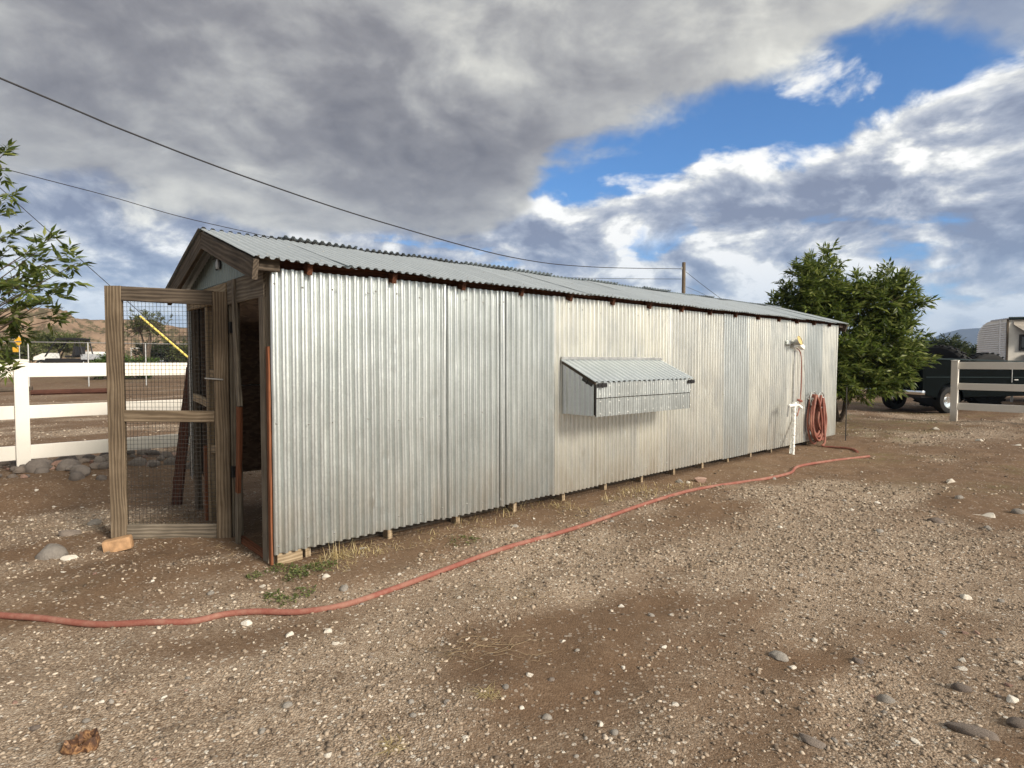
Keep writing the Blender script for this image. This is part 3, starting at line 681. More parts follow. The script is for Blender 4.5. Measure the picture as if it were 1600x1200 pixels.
MB().lathe([(.0, .01), (.04, .012), (.045, 0), (.04, -.012), (0, -.01)], 12, Matrix.Translation((.09, -.05, .84)) @ Matrix.Rotation(.4, 4, 'X')).build('tap_handle', hose_m, tap)
MB().tube([(-.14, .02, .765), (-.15, .03, .60)], .016, 8).build('side_pipe', grey_metal, std)
# two round hose hangers and the coil hanging on them
def hanger(t, z, r, label, spokes):
    h = empty('hose_hanger', shed(t, -.075, z), TH, label, 'hose hanger')
    MB().tube([(r * math.cos(a), -.09, r * math.sin(a)) for a in np.linspace(0, 2 * math.pi, 25)], .010, 6, False).build('ring', grey_metal, h, True)
    s_ = MB()
    for k in range(spokes): s_.tube([(0, -.07, 0), (r * math.cos(k * 2 * math.pi / spokes + .4), -.09, r * math.sin(k * 2 * math.pi / spokes + .4))], .007, 5)
    s_.build('spokes', grey_metal, h); MB().tube([(0, 0, 0), (0, -.10, 0)], .022, 8).build('hub', grey_metal, h); return h
hanger(8.95, .80, .125, 'solid looking hose hanger nearer the standpipe with most loops', 3)
hanger(9.28, .77, .135, 'spoked wheel hose hanger further from the standpipe', 6)
loops = []
r2 = random.Random(4); pts = []
for k in range(7):
    o = -.115 - .028 * (k % 4) - .01 * k / 7; w = .20 + r2.uniform(-.03, .05); b = .03 + r2.uniform(0, .10) + .02 * k; c = 9.02 + r2.uniform(-.04, .05)
    tp_ = .84 - r2.uniform(0, .04)
    pts += [shed(c - .06, o, tp_), shed(c - w, o - .01, .45), shed(c - w * .7, o - .03, b + .10), shed(c, o - .05, b), shed(c + w * .75, o - .04, b + .12), shed(c + w * .9, o - .02, .45), shed(c + .05, o, tp_)]
for k in range(3):
    o = -.125 - .03 * k; w = .15 + r2.uniform(-.02, .03); b = .08 + r2.uniform(0, .09); c = 9.26
    pts += [shed(c - .04, o, .80), shed(c - w, o - .01, .45), shed(c - w * .5, o - .03, b + .08), shed(c, o - .05, b), shed(c + w * .6, o - .03, b + .1), shed(c + w, o - .01, .45), shed(c + .05, o, .80)]
def gpt(u, v, r): 
    p = gp(u, v); return Vector((p.x, p.y, g1(p.x, p.y) + r))
pts += [shed(9.12, -.30, .12), gpt(1285, 698, .018), gpt(1305, 700, .018), gpt(1330, 704, .018), gpt(1340, 708, .014)]
hc = rope('hose_coil', pts, .0185, hose_old, None, 8, 6); tag(hc, 'faded red hose coiled in loops on the wall hangers', 'hose')
hp = [(-420, 944), (-300, 955), (-180, 950), (-70, 958), (0, 961), (60, 965), (150, 971), (235, 972), (300, 968), (350, 958), (400, 954), (470, 953), (540, 944), (620, 920), (700, 892), (780, 866), (860, 838), (920, 818), (1000, 795), (1060, 778), (1100, 765), (1150, 755), (1200, 748), (1235, 738), (1247, 731), (1290, 723), (1358, 714)]
hs = rope('garden_hose', [gpt(u, v, .015) for u, v in hp], .0185, hose_m, None, 10, 8); tag(hs, 'long red hose laid across the dirt in front of the coop', 'hose')

# ------------------------------------------------------------------ white rail fences
def fence(base, dirv, posts, label, rails=((1.34, .17), (.835, .16), (.35, .17))):
    f = empty('rail_fence', base, math.atan2(dirv.y, dirv.x), label, 'fence')
    for q in posts:
        pm = MB().box((q, 0, .71), (.135, .135, 1.48), None, .006); post = pm.build('post', vinyl, f)
        c = MB(); c.add([(q - .075, -.075, 1.45), (q + .075, -.075, 1.45), (q + .075, .075, 1.45), (q - .075, .075, 1.45), (q - .075, -.075, 1.465), (q + .075, -.075, 1.465), (q + .075, .075, 1.465), (q - .075, .075, 1.465), (q, 0, 1.475)],
                        [(0, 1, 5, 4), (1, 2, 6, 5), (2, 3, 7, 6), (3, 0, 4, 7), (4, 5, 8), (5, 6, 8), (6, 7, 8), (7, 4, 8), (3, 2, 1, 0)]); c.build('post_cap', vinyl, post)
    for a, b in zip(posts, posts[1:]):
        for z, h in rails: MB().box(((a + b) / 2, 0, z), (b - a - .128, .042, h), None, .005).build('rail', vinyl, f)
    return f
fb = gp(38, 752); fence(Vector((fb.x, fb.y, 0)), D1, [-4.8, -2.4, 0, 2.4, 4.8, 7.2, 9.6, 12.0], 'white three rail fence running behind the coop on the left')
rb = gp(1490, 657); fence(Vector((rb.x, rb.y, 0)), NN, [0, 2.4, 4.8], 'white three rail fence in front of the dark pickup')

# ------------------------------------------------------------------ stones
def stone_meshes(m, n, base, flat=.62):
    out = []
    for k in range(n):
        bm = bmesh.new(); bmesh.ops.create_icosphere(bm, subdivisions=2, radius=1)
        s = base * 31 + k * 7.3
        for v in bm.verts:
            c = v.co.copy(); 
            d = 1 + .42 * float(vnoise(np.array([c.x * 1.1 + s]), np.array([c.y * 1.1 + c.z * 1.7 + s]), 3)[0]) + .22 * float(vnoise(np.array([c.x * 2.6 - s]), np.array([c.z * 2.6 + c.y + s]), 5)[0])
            v.co = Vector((c.x * d, c.y * d * .78, c.z * d * flat))
            v.co.z = max(v.co.z, -.30)
        me = bpy.data.meshes.new('stone'); bm.to_mesh(me); bm.free(); me.materials.append(m); me.shade_smooth(); me.set_sharp_from_angle(angle=R(50)); out.append(me)
    return out
def chip_meshes(m, n, seed):
    out = []; q = random.Random(seed)
    for k in range(n):
        bm = bmesh.new()
        for i in range(13):
            v = Vector((q.gauss(0, 1), q.gauss(0, 1), q.gauss(0, 1))).normalized() * q.uniform(.75, 1.1); bm.verts.new((v.x, v.y * .75, v.z * .55))
        h = bmesh.ops.convex_hull(bm, input=bm.verts); bmesh.ops.delete(bm, geom=[g for g in h['geom_interior'] if isinstance(g, bmesh.types.BMVert)], context='VERTS')
        bmesh.ops.bevel(bm, geom=list(bm.edges), offset=.06, segments=1, affect='EDGES')
        bmesh.ops.triangulate(bm, faces=bm.faces)
        me = bpy.data.meshes.new('stone'); bm.to_mesh(me); bm.free(); me.materials.append(m); me.shade_smooth(); me.set_sharp_from_angle(angle=R(24)); out.append(me)
    return out
ST = {'w': chip_meshes(st_white, 7, 1), 'g': stone_meshes(st_grey, 5, 2), 'b': stone_meshes(st_brown, 4, 3, .5), 'r': chip_meshes(st_red, 4, 4), 'h': stone_meshes(st_heap, 6, 9, .72)}
GRP = {'w': ('small pale stone lying loose on the gravelly dirt', 'loose pale stones on the dirt'), 'g': ('small grey stone lying loose on the gravelly dirt', 'loose grey stones on the dirt'),
       'b': ('small brown stone lying loose on the gravelly dirt', 'loose brown stones on the dirt'), 'r': ('small reddish stone lying loose on the gravelly dirt', 'loose reddish stones on the dirt')}
def area(x, y):
    t, s = shed_ts(x, y)
    if x < -1.6 and y > 3.3: return 'on the churned dirt left of the coop corner near the gate'
    if -1.0 < s < .3 and -.3 < t < 10.5: return 'on the bare soil along the foot of the long wall'
    if y < 3.3: return 'on the gravelly dirt in the lower left foreground' if x < -.55 else ('on the gravelly dirt in the bottom right foreground' if x > .95 else 'on the gravelly dirt in the bottom middle foreground')
    if y < 6.5: return 'on the gravel below the hose in mid yard' if x < 2.2 else 'on the gravelly dirt at mid right of the yard'
    return 'on the far right dirt towards the pickup and white fence'
def put_stone(x, y, r, kind, label=None, cat='stone', sq=1.0, rz=None, name='stone', group=None, dz=0., hz=1.0):
    o = bpy.data.objects.new(name, random.choice(ST[kind])); o.location = (x, y, g1(x, y) + .02 * r * hz + dz)
    o.scale = (r * sq, r / sq, r * hz); o.rotation_euler = (random.uniform(-.15, .15), random.uniform(-.15, .15), random.uniform(0, 6.28) if rz is None else rz)
    link(o); 
    if not label: ar = area(x, y); kd = {'w': 'pale', 'g': 'grey', 'b': 'brown', 'r': 'reddish'}[kind]; label = 'small ' + kd + ' stone ' + ar; group = 'small ' + kd + ' stones ' + ar
    tag(o, label, cat, group); return o
def stone_px(u, v, w, h, k, label=None, rz=None, sq=1.0, hz=1.0):
    p = gp(u, v + h * .35); r = w * .5 * p.y / F; return put_stone(p.x, p.y, r, k, label, sq=sq, rz=rz, hz=hz)
stone_px(80, 863, 44, 26, 'g', 'rounded grey stone on the dirt left of the gate', hz=1.1)
stone_px(108, 871, 28, 10, 'w', 'flat pale stone touching the rounded grey stone by the gate', rz=.1)
stone_px(112, 831, 34, 22, 'b', 'lumpy brown stone half sunk just behind the rounded grey stone')
stone_px(148, 817, 24, 8, 'g', 'flat grey stone lying just left of the gate post')
stone_px(1520, 1131, 54, 26, 'b', 'long smooth dark stone in the bottom right of the yard', rz=-.75, sq=1.35, hz=.8)
stone_px(1272, 1156, 36, 20, 'b', 'long brown stone lying left of the long smooth dark stone', rz=-.8, sq=1.3, hz=.8)
stone_px(1592, 1124, 34, 22, 'b', 'dark stone at the right edge beside the long smooth dark stone', rz=-.5)
stone_px(1384, 1077, 26, 12, 'g', 'flat greenish grey stone beside a reddish pebble', rz=-.4)
stone_px(1217, 1019, 30, 16, 'g', 'oval grey stone beside a white chip right of the brown patch', rz=-.5)
stone_px(1093, 747, 30, 12, 'r', 'reddish rock lying near the foot of the coop wall', rz=.3)
stone_px(1075, 749, 13, 12, 'w', 'pale rock leaning on the reddish rock by the coop wall')
stone_px(1062, 749, 13, 10, 'g', 'grey rock beside the pale rock by the coop wall')
stone_px(1543, 806, 30, 11, 'w', 'broad flat pale stone on the mossy ground far right', rz=.1)
stone_px(1342, 804, 0.1, 0.1, 'w') if False else None
stone_px(1580, 1090, 30, 18, 'w', 'big pale stone at the right edge above the dark stones', rz=-.5)
stone_px(512, 977, 21, 13, 'w', 'whitest stone just below the hose left of centre')
stone_px(453, 985, 20, 12, 'w', 'angular pale stone below the hose at left of the whitest stone')
stone_px(385, 965, 25, 13, 'w', 'pale stone wedged under the hose where it bends')
for q in [(50, 809, 15, 8, 'w'), (85, 788, 10, 6, 'w'), (128, 790, 8, 5, 'w'), (57, 777, 10, 5, 'w'), (410, 913, 14, 9, 'w'), (509, 903, 17, 8, 'w'), (423, 925, 8, 6, 'w'), (330, 922, 12, 8, 'g'), (319, 918, 8, 5, 'w'),
          (538, 917, 18, 10, 'g'), (567, 857, 16, 8, 'w'), (718, 933, 11, 10, 'w'), (264, 1044, 8, 6, 'w'), (160, 1095, 15, 10, 'w'), (450, 1100, 18, 14, 'g'), (360, 1122, 12, 8, 'b'), (410, 1142, 13, 8, 'g'), (323, 1176, 14, 9, 'w'),
          (828, 1056, 17, 8, 'w'), (790, 1075, 14, 9, 'g'), (815, 1102, 13, 14, 'w'), (788, 1088, 8, 9, 'w'), (861, 1064, 12, 8, 'b'), (933, 1082, 11, 8, 'g'), (902, 1016, 9, 8, 'g'), (1001, 1115, 9, 9, 'w'), (1049, 955, 13, 10, 'w'), (1018, 956, 12, 5, 'g'),
          (1246, 934, 11, 9, 'w'), (1228, 963, 10, 6, 'w'), (1273, 991, 15, 8, 'w'), (1239, 1037, 18, 10, 'w'), (1340, 1025, 18, 10, 'b'), (1364, 1048, 10, 6, 'w'), (1364, 1070, 12, 13, 'r'), (1217, 1087, 15, 16, 'w'), (1572, 1115, 11, 12, 'w'),
          (1503, 1027, 18, 10, 'w'), (1502, 1041, 20, 11, 'w'), (1590, 1036, 16, 12, 'w'), (1502, 1070, 28, 10, 'b'), (1430, 1157, 17, 10, 'w'), (1524, 1188, 17, 10, 'w'), (1510, 932, 28, 8, 'w'), (1430, 953, 12, 5, 'w'), (1474, 985, 12, 6, 'g'),
          (1486, 752, 24, 7, 'w'), (1590, 801, 20, 11, 'g'), (1463, 814, 24, 9, 'b'), (1371, 786, 14, 6, 'w'), (1374, 833, 14, 8, 'g'), (1543, 828, 13, 7, 'g'), (1463, 668, 14, 8, 'w'), (1530, 686, 16, 6, 'w'), (1590, 693, 14, 5, 'w'), (1498, 782, 14, 6, 'g'), (1017, 766, 8, 7, 'w'),
          (600, 1165, 9, 8, 'w'), (665, 1188, 10, 8, 'w'), (725, 1158, 9, 9, 'w'), (835, 1150, 10, 7, 'w'), (560, 1178, 9, 9, 'g'), (700, 1115, 8, 7, 'r'), (655, 1116, 8, 7, 'w'), (508, 1120, 11, 8, 'w'), (842, 1180, 7, 6, 'w'), (880, 1175, 9, 7, 'w'),
          (1230, 742, 9, 5, 'w'), (1180, 735, 8, 5, 'w'), (1205, 738, 7, 5, 'w'), (870, 866, 10, 5, 'w'), (920, 842, 9, 5, 'w'), (1130, 795, 8, 5, 'w'), (1331, 798, 10, 5, 'w'), (1358, 772, 8, 5, 'w')]:
    stone_px(*q)
for i in range(150):
    u, v = random.uniform(-60, 1700), 600 + 600 * random.random() ** .8
    if v < 705: v = random.uniform(705, 1190)
    p = gp(u, v); t, s = shed_ts(p.x, p.y)
    if -.15 < t < 10.4 and -.12 < s < 2.4: continue
    if p.y > 5.0 and p.x < -1.5 and s > -.1 and t < .2 and v < 760: continue
    put_stone(p.x, p.y, min(.05, (.010 + .016 * random.random() ** 2) * (.6 + p.y * .13)), random.choice('wwwwggbr'))
# rocks heaped along the fence foot
rl = ('rounded rock in the heap along the foot of the left fence', 'rocks heaped along the left fence')
for q in [(66, 739, 24, 14, 'g'), (103, 722, 38, 18, 'b'), (106, 734, 36, 13, 'g'), (120, 745, 26, 13, 'g'), (152, 730, 26, 17, 'b'), (20, 747, 16, 14, 'b'), (158, 745, 18, 10, 'g'), (215, 724, 27, 17, 'g'), (240, 727, 25, 16, 'g'), (260, 715, 24, 10, 'g'), (268, 727, 24, 10, 'g'), (80, 736, 16, 11, 'r'), (300, 716, 16, 14, 'g'), (140, 722, 20, 10, 'g')]:
    p = gp(q[0], q[1] + q[3] * .4, .10); o = put_stone(p.x, p.y, q[2] * .5 * p.y / F, 'h' if q[4] == 'g' else q[4], *((rl[0],) if q[0] < 175 else ('rounded rock in the heap under the fence rails seen through the gate netting',)), 'rock', name='rock', group=rl[1] if q[0] < 175 else 'rocks heaped under the fence behind the gate', hz=1.15)
for i in range(215):
    t, s = random.uniform(-2.6, 3.6), random.gauss(4.95, .42)
    p = shed(t, s); rl_ = rl if t < -1.9 else (('rounded rock in the heap under the fence rails seen through the gate netting', 'rocks heaped under the fence behind the gate') if t < .6 else ('rounded rock in the heap under the fence behind the coop', 'rocks heaped under the fence behind the coop')); put_stone(p.x, p.y, random.uniform(.03, .12) * (1.1 if random.random() < .3 else .75), random.choice('hhhhhbbr'), rl_[0], 'rock', name='rock', group=rl_[1], hz=1.15, dz=random.uniform(0, .03))

# ------------------------------------------------------------------ gravel
def gravel(name, n, ylo, yhi, xl, xr, smin, smax, ico, seed, mat_):
    r = np.random.default_rng(seed)
    m = int(n * 2.6); y = ylo * (yhi / ylo) ** r.random(m); x = (xl + (xr - xl) * r.random(m)) * (y + .8)
    t, s = shed_ts(x, y); d = dirt_field(x, y)
    keep = ~((t > -.02) & (t < 10.25) & (s > -.06) & (s < 2.2)) & (r.random(m) < np.clip(1.45 - 1.55 * d + .8 * vnoise(x / .16, y / .13, 77), .05, 1))
    x, y = x[keep][:n], y[keep][:n]; n = len(x)
    sz = (smin + (smax - smin) * r.random(n) ** 4.0) * np.clip(.45 + y * .17, .6, 2.2)
    bm = bmesh.new()
    if ico: bmesh.ops.create_icosphere(bm, subdivisions=1, radius=1)
    else:
        bmesh.ops.create_cube(bm, size=1.25)
    bmesh.ops.triangulate(bm, faces=bm.faces); bm.verts.index_update()
    bv = np.array([v.co for v in bm.verts]); bf = np.array([[v.index for v in f.verts] for f in bm.faces]); bm.free()
    k = len(bv); V = bv[None] * (1 + .30 * (r.random((n, k, 1)) - .5) * 2)
    V = V * np.stack([.75 + .6 * r.random(n), .6 + .4 * r.random(n), .34 + .3 * r.random(n)], -1)[:, None, :]
    a = r.random(n) * 6.283; ca_, sa_ = np.cos(a)[:, None], np.sin(a)[:, None]; ti = r.normal(0, .25, n)[:, None]
    X = V[..., 0] * ca_ - V[..., 1] * sa_; Y = V[..., 0] * sa_ + V[..., 1] * ca_; Z = V[..., 2] + V[..., 0] * ti
    P = np.stack([X, Y, Z], -1) * sz[:, None, None] + np.stack([x, y, gz(x, y) + sz * .12], -1)[:, None, :]
    Fc = (bf[None] + (np.arange(n) * k)[:, None, None]).reshape(-1, 3)
    o = npmesh(name, P.reshape(-1, 3), Fc, mat_, None, False, 3); return o
tag(gravel('gravel', 42000, 1.7, 6.5, -1.15, 1.15, 0.0026, .0150, True, 5, PEB), 'loose gravel scattered thickly over the near dirt yard', 'gravel', kind='stuff')
tag(gravel('gravel', 42000, 4.0, 22, -1.1, 1.1, .004, .014, False, 6, PEB), 'loose gravel scattered over the farther dirt yard', 'gravel', kind='stuff')

# ------------------------------------------------------------------ weeds, straw, twigs, litter
def blades(name, c, n, rad, h, mat_, label, cat, group=None, lean=.5, w=.004, flat=0.0, kind=None):
    r = np.random.default_rng(int(abs(c[0] * 971 + c[1] * 577)) + n); V = []; Fc = []
    for i in range(n):
        a = r.random() * 6.283; q = rad * math.sqrt(r.random()); b = Vector((q * math.cos(a), q * math.sin(a), 0)); b.z = g1(c[0] + b.x, c[1] + b.y) - g1(c[0], c[1])
        a2 = r.random() * 6.283; hh = h * (.4 + .9 * r.random()); le = lean * r.random() + flat; d = Vector((math.cos(a2) * le, math.sin(a2) * le, max(.08, 1 - le))).normalized()
        sd_ = d.cross(Vector((0, 0, 1))); sd_ = (sd_.normalized() if sd_.length > .01 else Vector((1, 0, 0))) * w * (.6 + .8 * r.random())
        m1 = b + d * hh * .5; tip = b + d * hh + Vector((math.cos(a2), math.sin(a2), -.6)) * hh * .25 * r.random()
        if tip.z < .004: tip.z = .004
        k = len(V); V += [b - sd_, b + sd_, m1 + sd_ * .8, m1 - sd_ * .8, tip]; Fc += [(k, k + 1, k + 2), (k, k + 2, k + 3), (k + 3, k + 2, k + 4)]
    o = npmesh(name, [tuple(q) for q in V], Fc, mat_, None, False, 3); o.location = (c[0], c[1], g1(c[0], c[1])); return tag(o, label, cat, group, kind)
def leafy(name, c, n, rad, h, mat_, label, cat, group=None):
    r = np.random.default_rng(int(abs(c[0] * 571 + c[1] * 977)) + n)
    a = r.random(n) * 6.283; q = rad * np.sqrt(r.random(n)); x, y = q * np.cos(a), q * np.sin(a)
    base = np.stack([x, y, gz(c[0] + x, c[1] + y) - g1(c[0], c[1]) + h * r.random(n) * (1 - q / rad * .6)], -1)
    az_ = r.random(n) * 6.283; d = np.stack([np.cos(az_), np.sin(az_), .2 + .6 * r.random(n)], -1)
    v, f = leaf_arrays(base, d, .012 + .018 * r.random(n), .45, r)
    o = npmesh(name, v, f, mat_, None, False, 3); o.location = (c[0], c[1], g1(c[0], c[1])); return tag(o, label, cat, group)
def leaf_arrays(base, d, L, wr, r, fold=.25):
    n = len(base); d = d / np.linalg.norm(d, axis=1, keepdims=True); up = np.array([0, 0, 1.]) + .7 * r.normal(size=(n, 3))
    s = np.cross(d, up); s /= np.linalg.norm(s, axis=1, keepdims=True) + 1e-9; nn = np.cross(s, d); L = L[:, None]; W = L * wr * .5
    v = np.stack([base, base + d * L * .38 + s * W + nn * W * fold, base + d * L * .45 - nn * W * .1, base + d * L * .38 - s * W + nn * W * fold, base + d * L - nn * L * .10], 1)
    k = np.arange(n)[:, None] * 5; f = np.stack([k + np.array([0, 1, 2]), k + np.array([0, 2, 3]), k + np.array([2, 1, 4]), k + np.array([2, 4, 3])], 1).reshape(-1, 3)
    return v.reshape(-1, 3), f
def on(u, v): p = gp(u, v); return (p.x, p.y)
gw_ = ('low green weed growing in the dirt at the coop corner', 'green weeds at the coop corner')
for u, v, n, rd in ((440, 893, 160, .10), (480, 897, 180, .11), (463, 905, 110, .08), (505, 893, 160, .10), (430, 932, 110, .07), (447, 937, 60, .06), (475, 925, 90, .07), (398, 902, 70, .05)):
    leafy('green_weed', on(u, v), n, rd, .045, WEED, gw_[0], 'weed', gw_[1])
leafy('green_weed', on(75, 752), 160, .09, .05, LEAFB, 'small green weed at the foot of the left fence post', 'weed')
leafy('green_weed', on(725, 848), 120, .14, .03, WEED, 'small green weed in the dirt halfway along the near wall', 'weed')['kind'] = 'stuff'
sg = ('pale dry grass tuft beside the foot of the coop wall', 'dry grass tufts along the coop wall')
for u, v, n, rd, h in ((540, 872, 90, .10, .14), (512, 878, 70, .09, .15), (525, 890, 60, .12, .08), (570, 868, 50, .10, .09), (955, 782, 50, .10, .13), (1000, 776, 80, .16, .15), (985, 768, 60, .12, .14), (1080, 762, 90, .22, .09), (1050, 758, 60, .18, .10), (795, 800, 60, .16, .12), (850, 785, 60, .2, .12), (880, 790, 40, .12, .14), (680, 835, 40, .14, .07), (640, 850, 40, .15, .05), (590, 862, 60, .14, .08), (745, 818, 60, .18, .10), (905, 800, 50, .16, .09), (1030, 768, 60, .14, .10)):
    blades('dry_grass', on(u, v), n, rd * 1.25, h * .72, STRAW, sg[0], 'dry grass', sg[1], 1.0, .0024, .15)
blades('straw_tuft', on(765, 1088), 70, .045, .05, STRAW, 'small tuft of straw lying beside white stones in the foreground', 'straw', None, 1.0, .0018, .6)
blades('straw_tuft', on(615, 1168), 50, .04, .05, STRAW, 'small tuft of straw near the bottom edge left of centre', 'straw', None, 1.0, .0018, .6)
def twigs(name, cu, cv, n, su, sv_, lmin, lmax, label, seed, rr=.0016, ang=None):
    q = random.Random(seed); c = gp(cu, cv); mb = MB(); z0 = g1(c.x, c.y)
    for i in range(n):
        x, y = q.gauss(0, su), q.gauss(0, sv_); a = q.uniform(0, 6.28) if ang is None else q.gauss(ang, .5); L = q.uniform(lmin, lmax); k = q.gauss(0, .9); pp = []
        for j in range(6):
            xx, yy = x + math.cos(a + k * j / 6) * L * (j / 5 - .5), y + math.sin(a + k * j / 6) * L * (j / 5 - .5)
            pp.append((xx, yy, g1(c.x + xx, c.y + yy) - z0 + .004 + .01 * q.random() + .006 * math.sin(j)))
        mb.tube(pp, rr * q.uniform(.5, 1.5), 4)
    o = mb.build(name, TWIG, None, True, (c.x, c.y, z0)); return tag(o, label, 'twigs')
twigs('dry_twigs', 760, 1015, 40, .19, .075, .04, .22, 'tangle of thin dry twigs on the dirt in the middle foreground', 3, .0011, ang=.25)
twigs('dry_twigs', 800, 940, 50, .22, .13, .03, .14, 'scattered dry twig litter on the brown patch below the hose', 4, .0013)
twigs('dry_twigs', 585, 1082, 1, .05, .03, .12, .20, 'single thin dry stalk lying in the left foreground', 5, ang=.3)
bpy.data.objects['dry_twigs.001']['kind'] = 'stuff'
tw = twigs('litter_twigs', 700, 850, 420, 1.3, .40, .02, .10, 'fine dry twig litter strewn along the foot of the wall', 6, .0014); tw['kind'] = 'stuff'; tw['category'] = 'litter'
tw.rotation_euler = (0, 0, 0)
# curled bark scrap in the lower left
def bark():
    c = gp(125, 1174); V = []; Fc = []; n = 26; q = random.Random(2)
    for i in range(n):
        a = i / n * 6.283; r0 = .040 * (1 + .35 * math.sin(a * 2 + .6) + .12 * q.uniform(-1, 1)); hgt = .022 + .034 * (.5 + .5 * math.sin(a + .4)) * q.uniform(.6, 1.2)
        for k, (ro, hz) in enumerate(((r0 * .62, .0), (r0 * .78, hgt * .8), (r0 * .98, hgt), (r0 * 1.12, hgt * .35), (r0 * 1.05, -.002))):
            V.append((math.cos(a) * ro * 1.1 + .004 * q.uniform(-1, 1), math.sin(a) * ro * .8, hz + .006 * q.uniform(-1, 1)))
    for i in range(n):
        for k in range(4): a, b = i * 5 + k, ((i + 1) % n) * 5 + k; Fc.append((a, b, b + 1, a + 1))
    m, nt, b = mat('charred_bark'); o_ = objc(nt); f = noise(nt, o_, 38, 5, .7, 1.)
    setv(nt, b, Base_Color=f.ramp([(.25, (.016, .009, .006)), (.48, (.085, .038, .018)), (.60, (.27, .145, .065)), (.8, (.46, .30, .16))]), Roughness=.7)
    return tag(MB().add(V, Fc).build('bark_scrap', m, None, True, (c.x, c.y, g1(c.x, c.y) + .004)), 'curled orange brown bark scrap on the dirt at lower left', 'bark')
bark()

# ------------------------------------------------------------------ trees and bushes
def clusters(tips, dirs, r, per=(5, 8), Lr=.11, leaf=.085, pairs=3, wr=.27, spread=.9):
    """compound leaves fanned round each twig end"""
    B, Dn, Ln = [], [], []
    for p, d in zip(tips, dirs):
        d = d / np.linalg.norm(d)
        for j in range(r.integers(*per)):
            e = d + spread * r.normal(size=3); e[2] += .15; e /= np.linalg.norm(e); st = p - d * r.random() * Lr * 1.5; L = Lr * (.6 + .6 * r.random())
            s = np.cross(e, [0, 0, 1.]) + 1e-6; s /= np.linalg.norm(s)
            for q in range(pairs):
                f = (q + 1) / (pairs + .6)
                for sg_ in (-1, 1):
                    B.append(st + e * L * f - np.array([0, 0, .12 * L * f * f])); Dn.append(e * .75 + s * sg_ * .8 + np.array([0, 0, -.12])); Ln.append(leaf * (.7 + .5 * r.random()))
            B.append(st + e * L); Dn.append(e + np.array([0, 0, -.1])); Ln.append(leaf * 1.1)
    return np.array(B), np.array(Dn), np.array(Ln)
def crown_tips(lobes, n, r, shell=.55):
    T, Dd = [], []; w = np.array([l[3] * l[4] * l[5] for l in lobes]) ** .75; w /= w.sum()
    for i in range(n):
        l = lobes[r.choice(len(lobes), p=w)]; d = r.normal(size=3); d /= np.linalg.norm(d); q = shell + (1 - shell) * r.random() ** .6
        q *= 1 + .22 * math.sin(d[0] * 7 + l[0] * 3) * math.cos(d[2] * 6 + l[1])
        T.append(np.array(l[:3]) + d * q * np.array(l[3:6])); Dd.append(d + np.array([0, 0, .25]))
    return np.array(T), np.array(Dd)
def limb_mesh(base, tips, r, trunk_r, fork=.5, n=22):
    mb = MB(); base = Vector(base); tips = [Vector(t) for t in tips]
    for t in tips[:n]:
        mid = base.lerp(t, .5) + Vector(r.normal(size=3)) * .12; mid.z = base.z + (t.z - base.z) * .35 + .1
        mb.tube([base, base.lerp(mid, .55) + Vector(r.normal(size=3)) * .04, mid, t.lerp(mid, .4) + Vector(r.normal(size=3)) * .05, t], [trunk_r * .55, trunk_r * .42, trunk_r * .3, trunk_r * .18, trunk_r * .06], 6)
    return mb
def tree(name, base, lobes, ntips, leafm, label, cat='tree', seed=1, leaf=.085, Lr=.11, per=(5, 8), pairs=3, trunk_r=.09, wr=.27, shell=.5, group=None, multi=3):
    r = np.random.default_rng(seed); root = empty(name, base, 0, label, cat, group); T, Dd = crown_tips(lobes, ntips, r, shell)
    B, Dn, Ln = clusters(T, Dd, r, per, Lr, leaf, pairs, wr); v, f = leaf_arrays(B, Dn, Ln, wr, r); npmesh('crown', v, f, leafm, root, False, 3)
    idx = r.permutation(len(T)); mb = MB(); ctr = np.array([0, 0, 0.])
    for k in range(multi):
        l = lobes[k % len(lobes)]; a = Vector((l[0], l[1], l[2])) * .85; s0 = Vector((.12 * math.cos(k * 2.1), .12 * math.sin(k * 2.1), -.1)) * (trunk_r / .09)
        mb.tube([s0, s0.lerp(a, .35) + Vector(r.normal(size=3)) * .05, s0.lerp(a, .7) + Vector(r.normal(size=3)) * .08, a], [trunk_r, trunk_r * .75, trunk_r * .5, trunk_r * .25], 8)
    mb.build('trunk', BARK, root, True)
    bl = MB()
    for k, l in enumerate(lobes):
        near = [T[i] for i in idx if np.linalg.norm((T[i] - np.array(l[:3])) / np.array(l[3:6])) < 1.2][:16]
        for m in limb_mesh(Vector(l[:3]) * .8, near, r, trunk_r * .4, n=16).v and [limb_mesh(Vector(l[:3]) * .8, near, r, trunk_r * .4, n=16)]: bl.add(m.v, m.f)
    bl.build('branch', BARK, root, True); return root
tb = Vector((7.75, 13.9, 0))
tree('ash_tree', tb, [(-.75, -.1, 2.95, .78, .8, 1.0), (-.45, .1, 3.35, .50, .6, .75), (-.2, 0, 2.2, 1.1, 1.1, 1.2), (.55, -.1, 2.85, .75, .8, .80), (1.15, -.1, 2.75, .62, .7, .82), (.1, -.5, 1.45, 1.35, 1.0, .75), (1.0, -.3, 1.85, .72, .8, .7), (-1.0, -.3, 1.5, 1.0, .9, .9), (-1.35, 0, 2.5, .50, .5, .75), (-.1, -.6, 1.0, 1.25, .8, .42), (-.9, -.4, .95, .9, .7, .5)],
     1050, LEAF, 'big leafy green tree at the far end of the coop', seed=3, leaf=.15, Lr=.17, pairs=3, trunk_r=.045, multi=6, wr=.30, shell=.45, per=(5, 9))
stk = gp(1321, 688); o = MB().tube([(0, 0, -.05), (.005, 0, .98)], .010, 6).build('stake', wire_m, None, False, (stk.x, stk.y, g1(stk.x, stk.y))); tag(o, 'thin grey stake in the dirt under the leafy tree', 'stake')
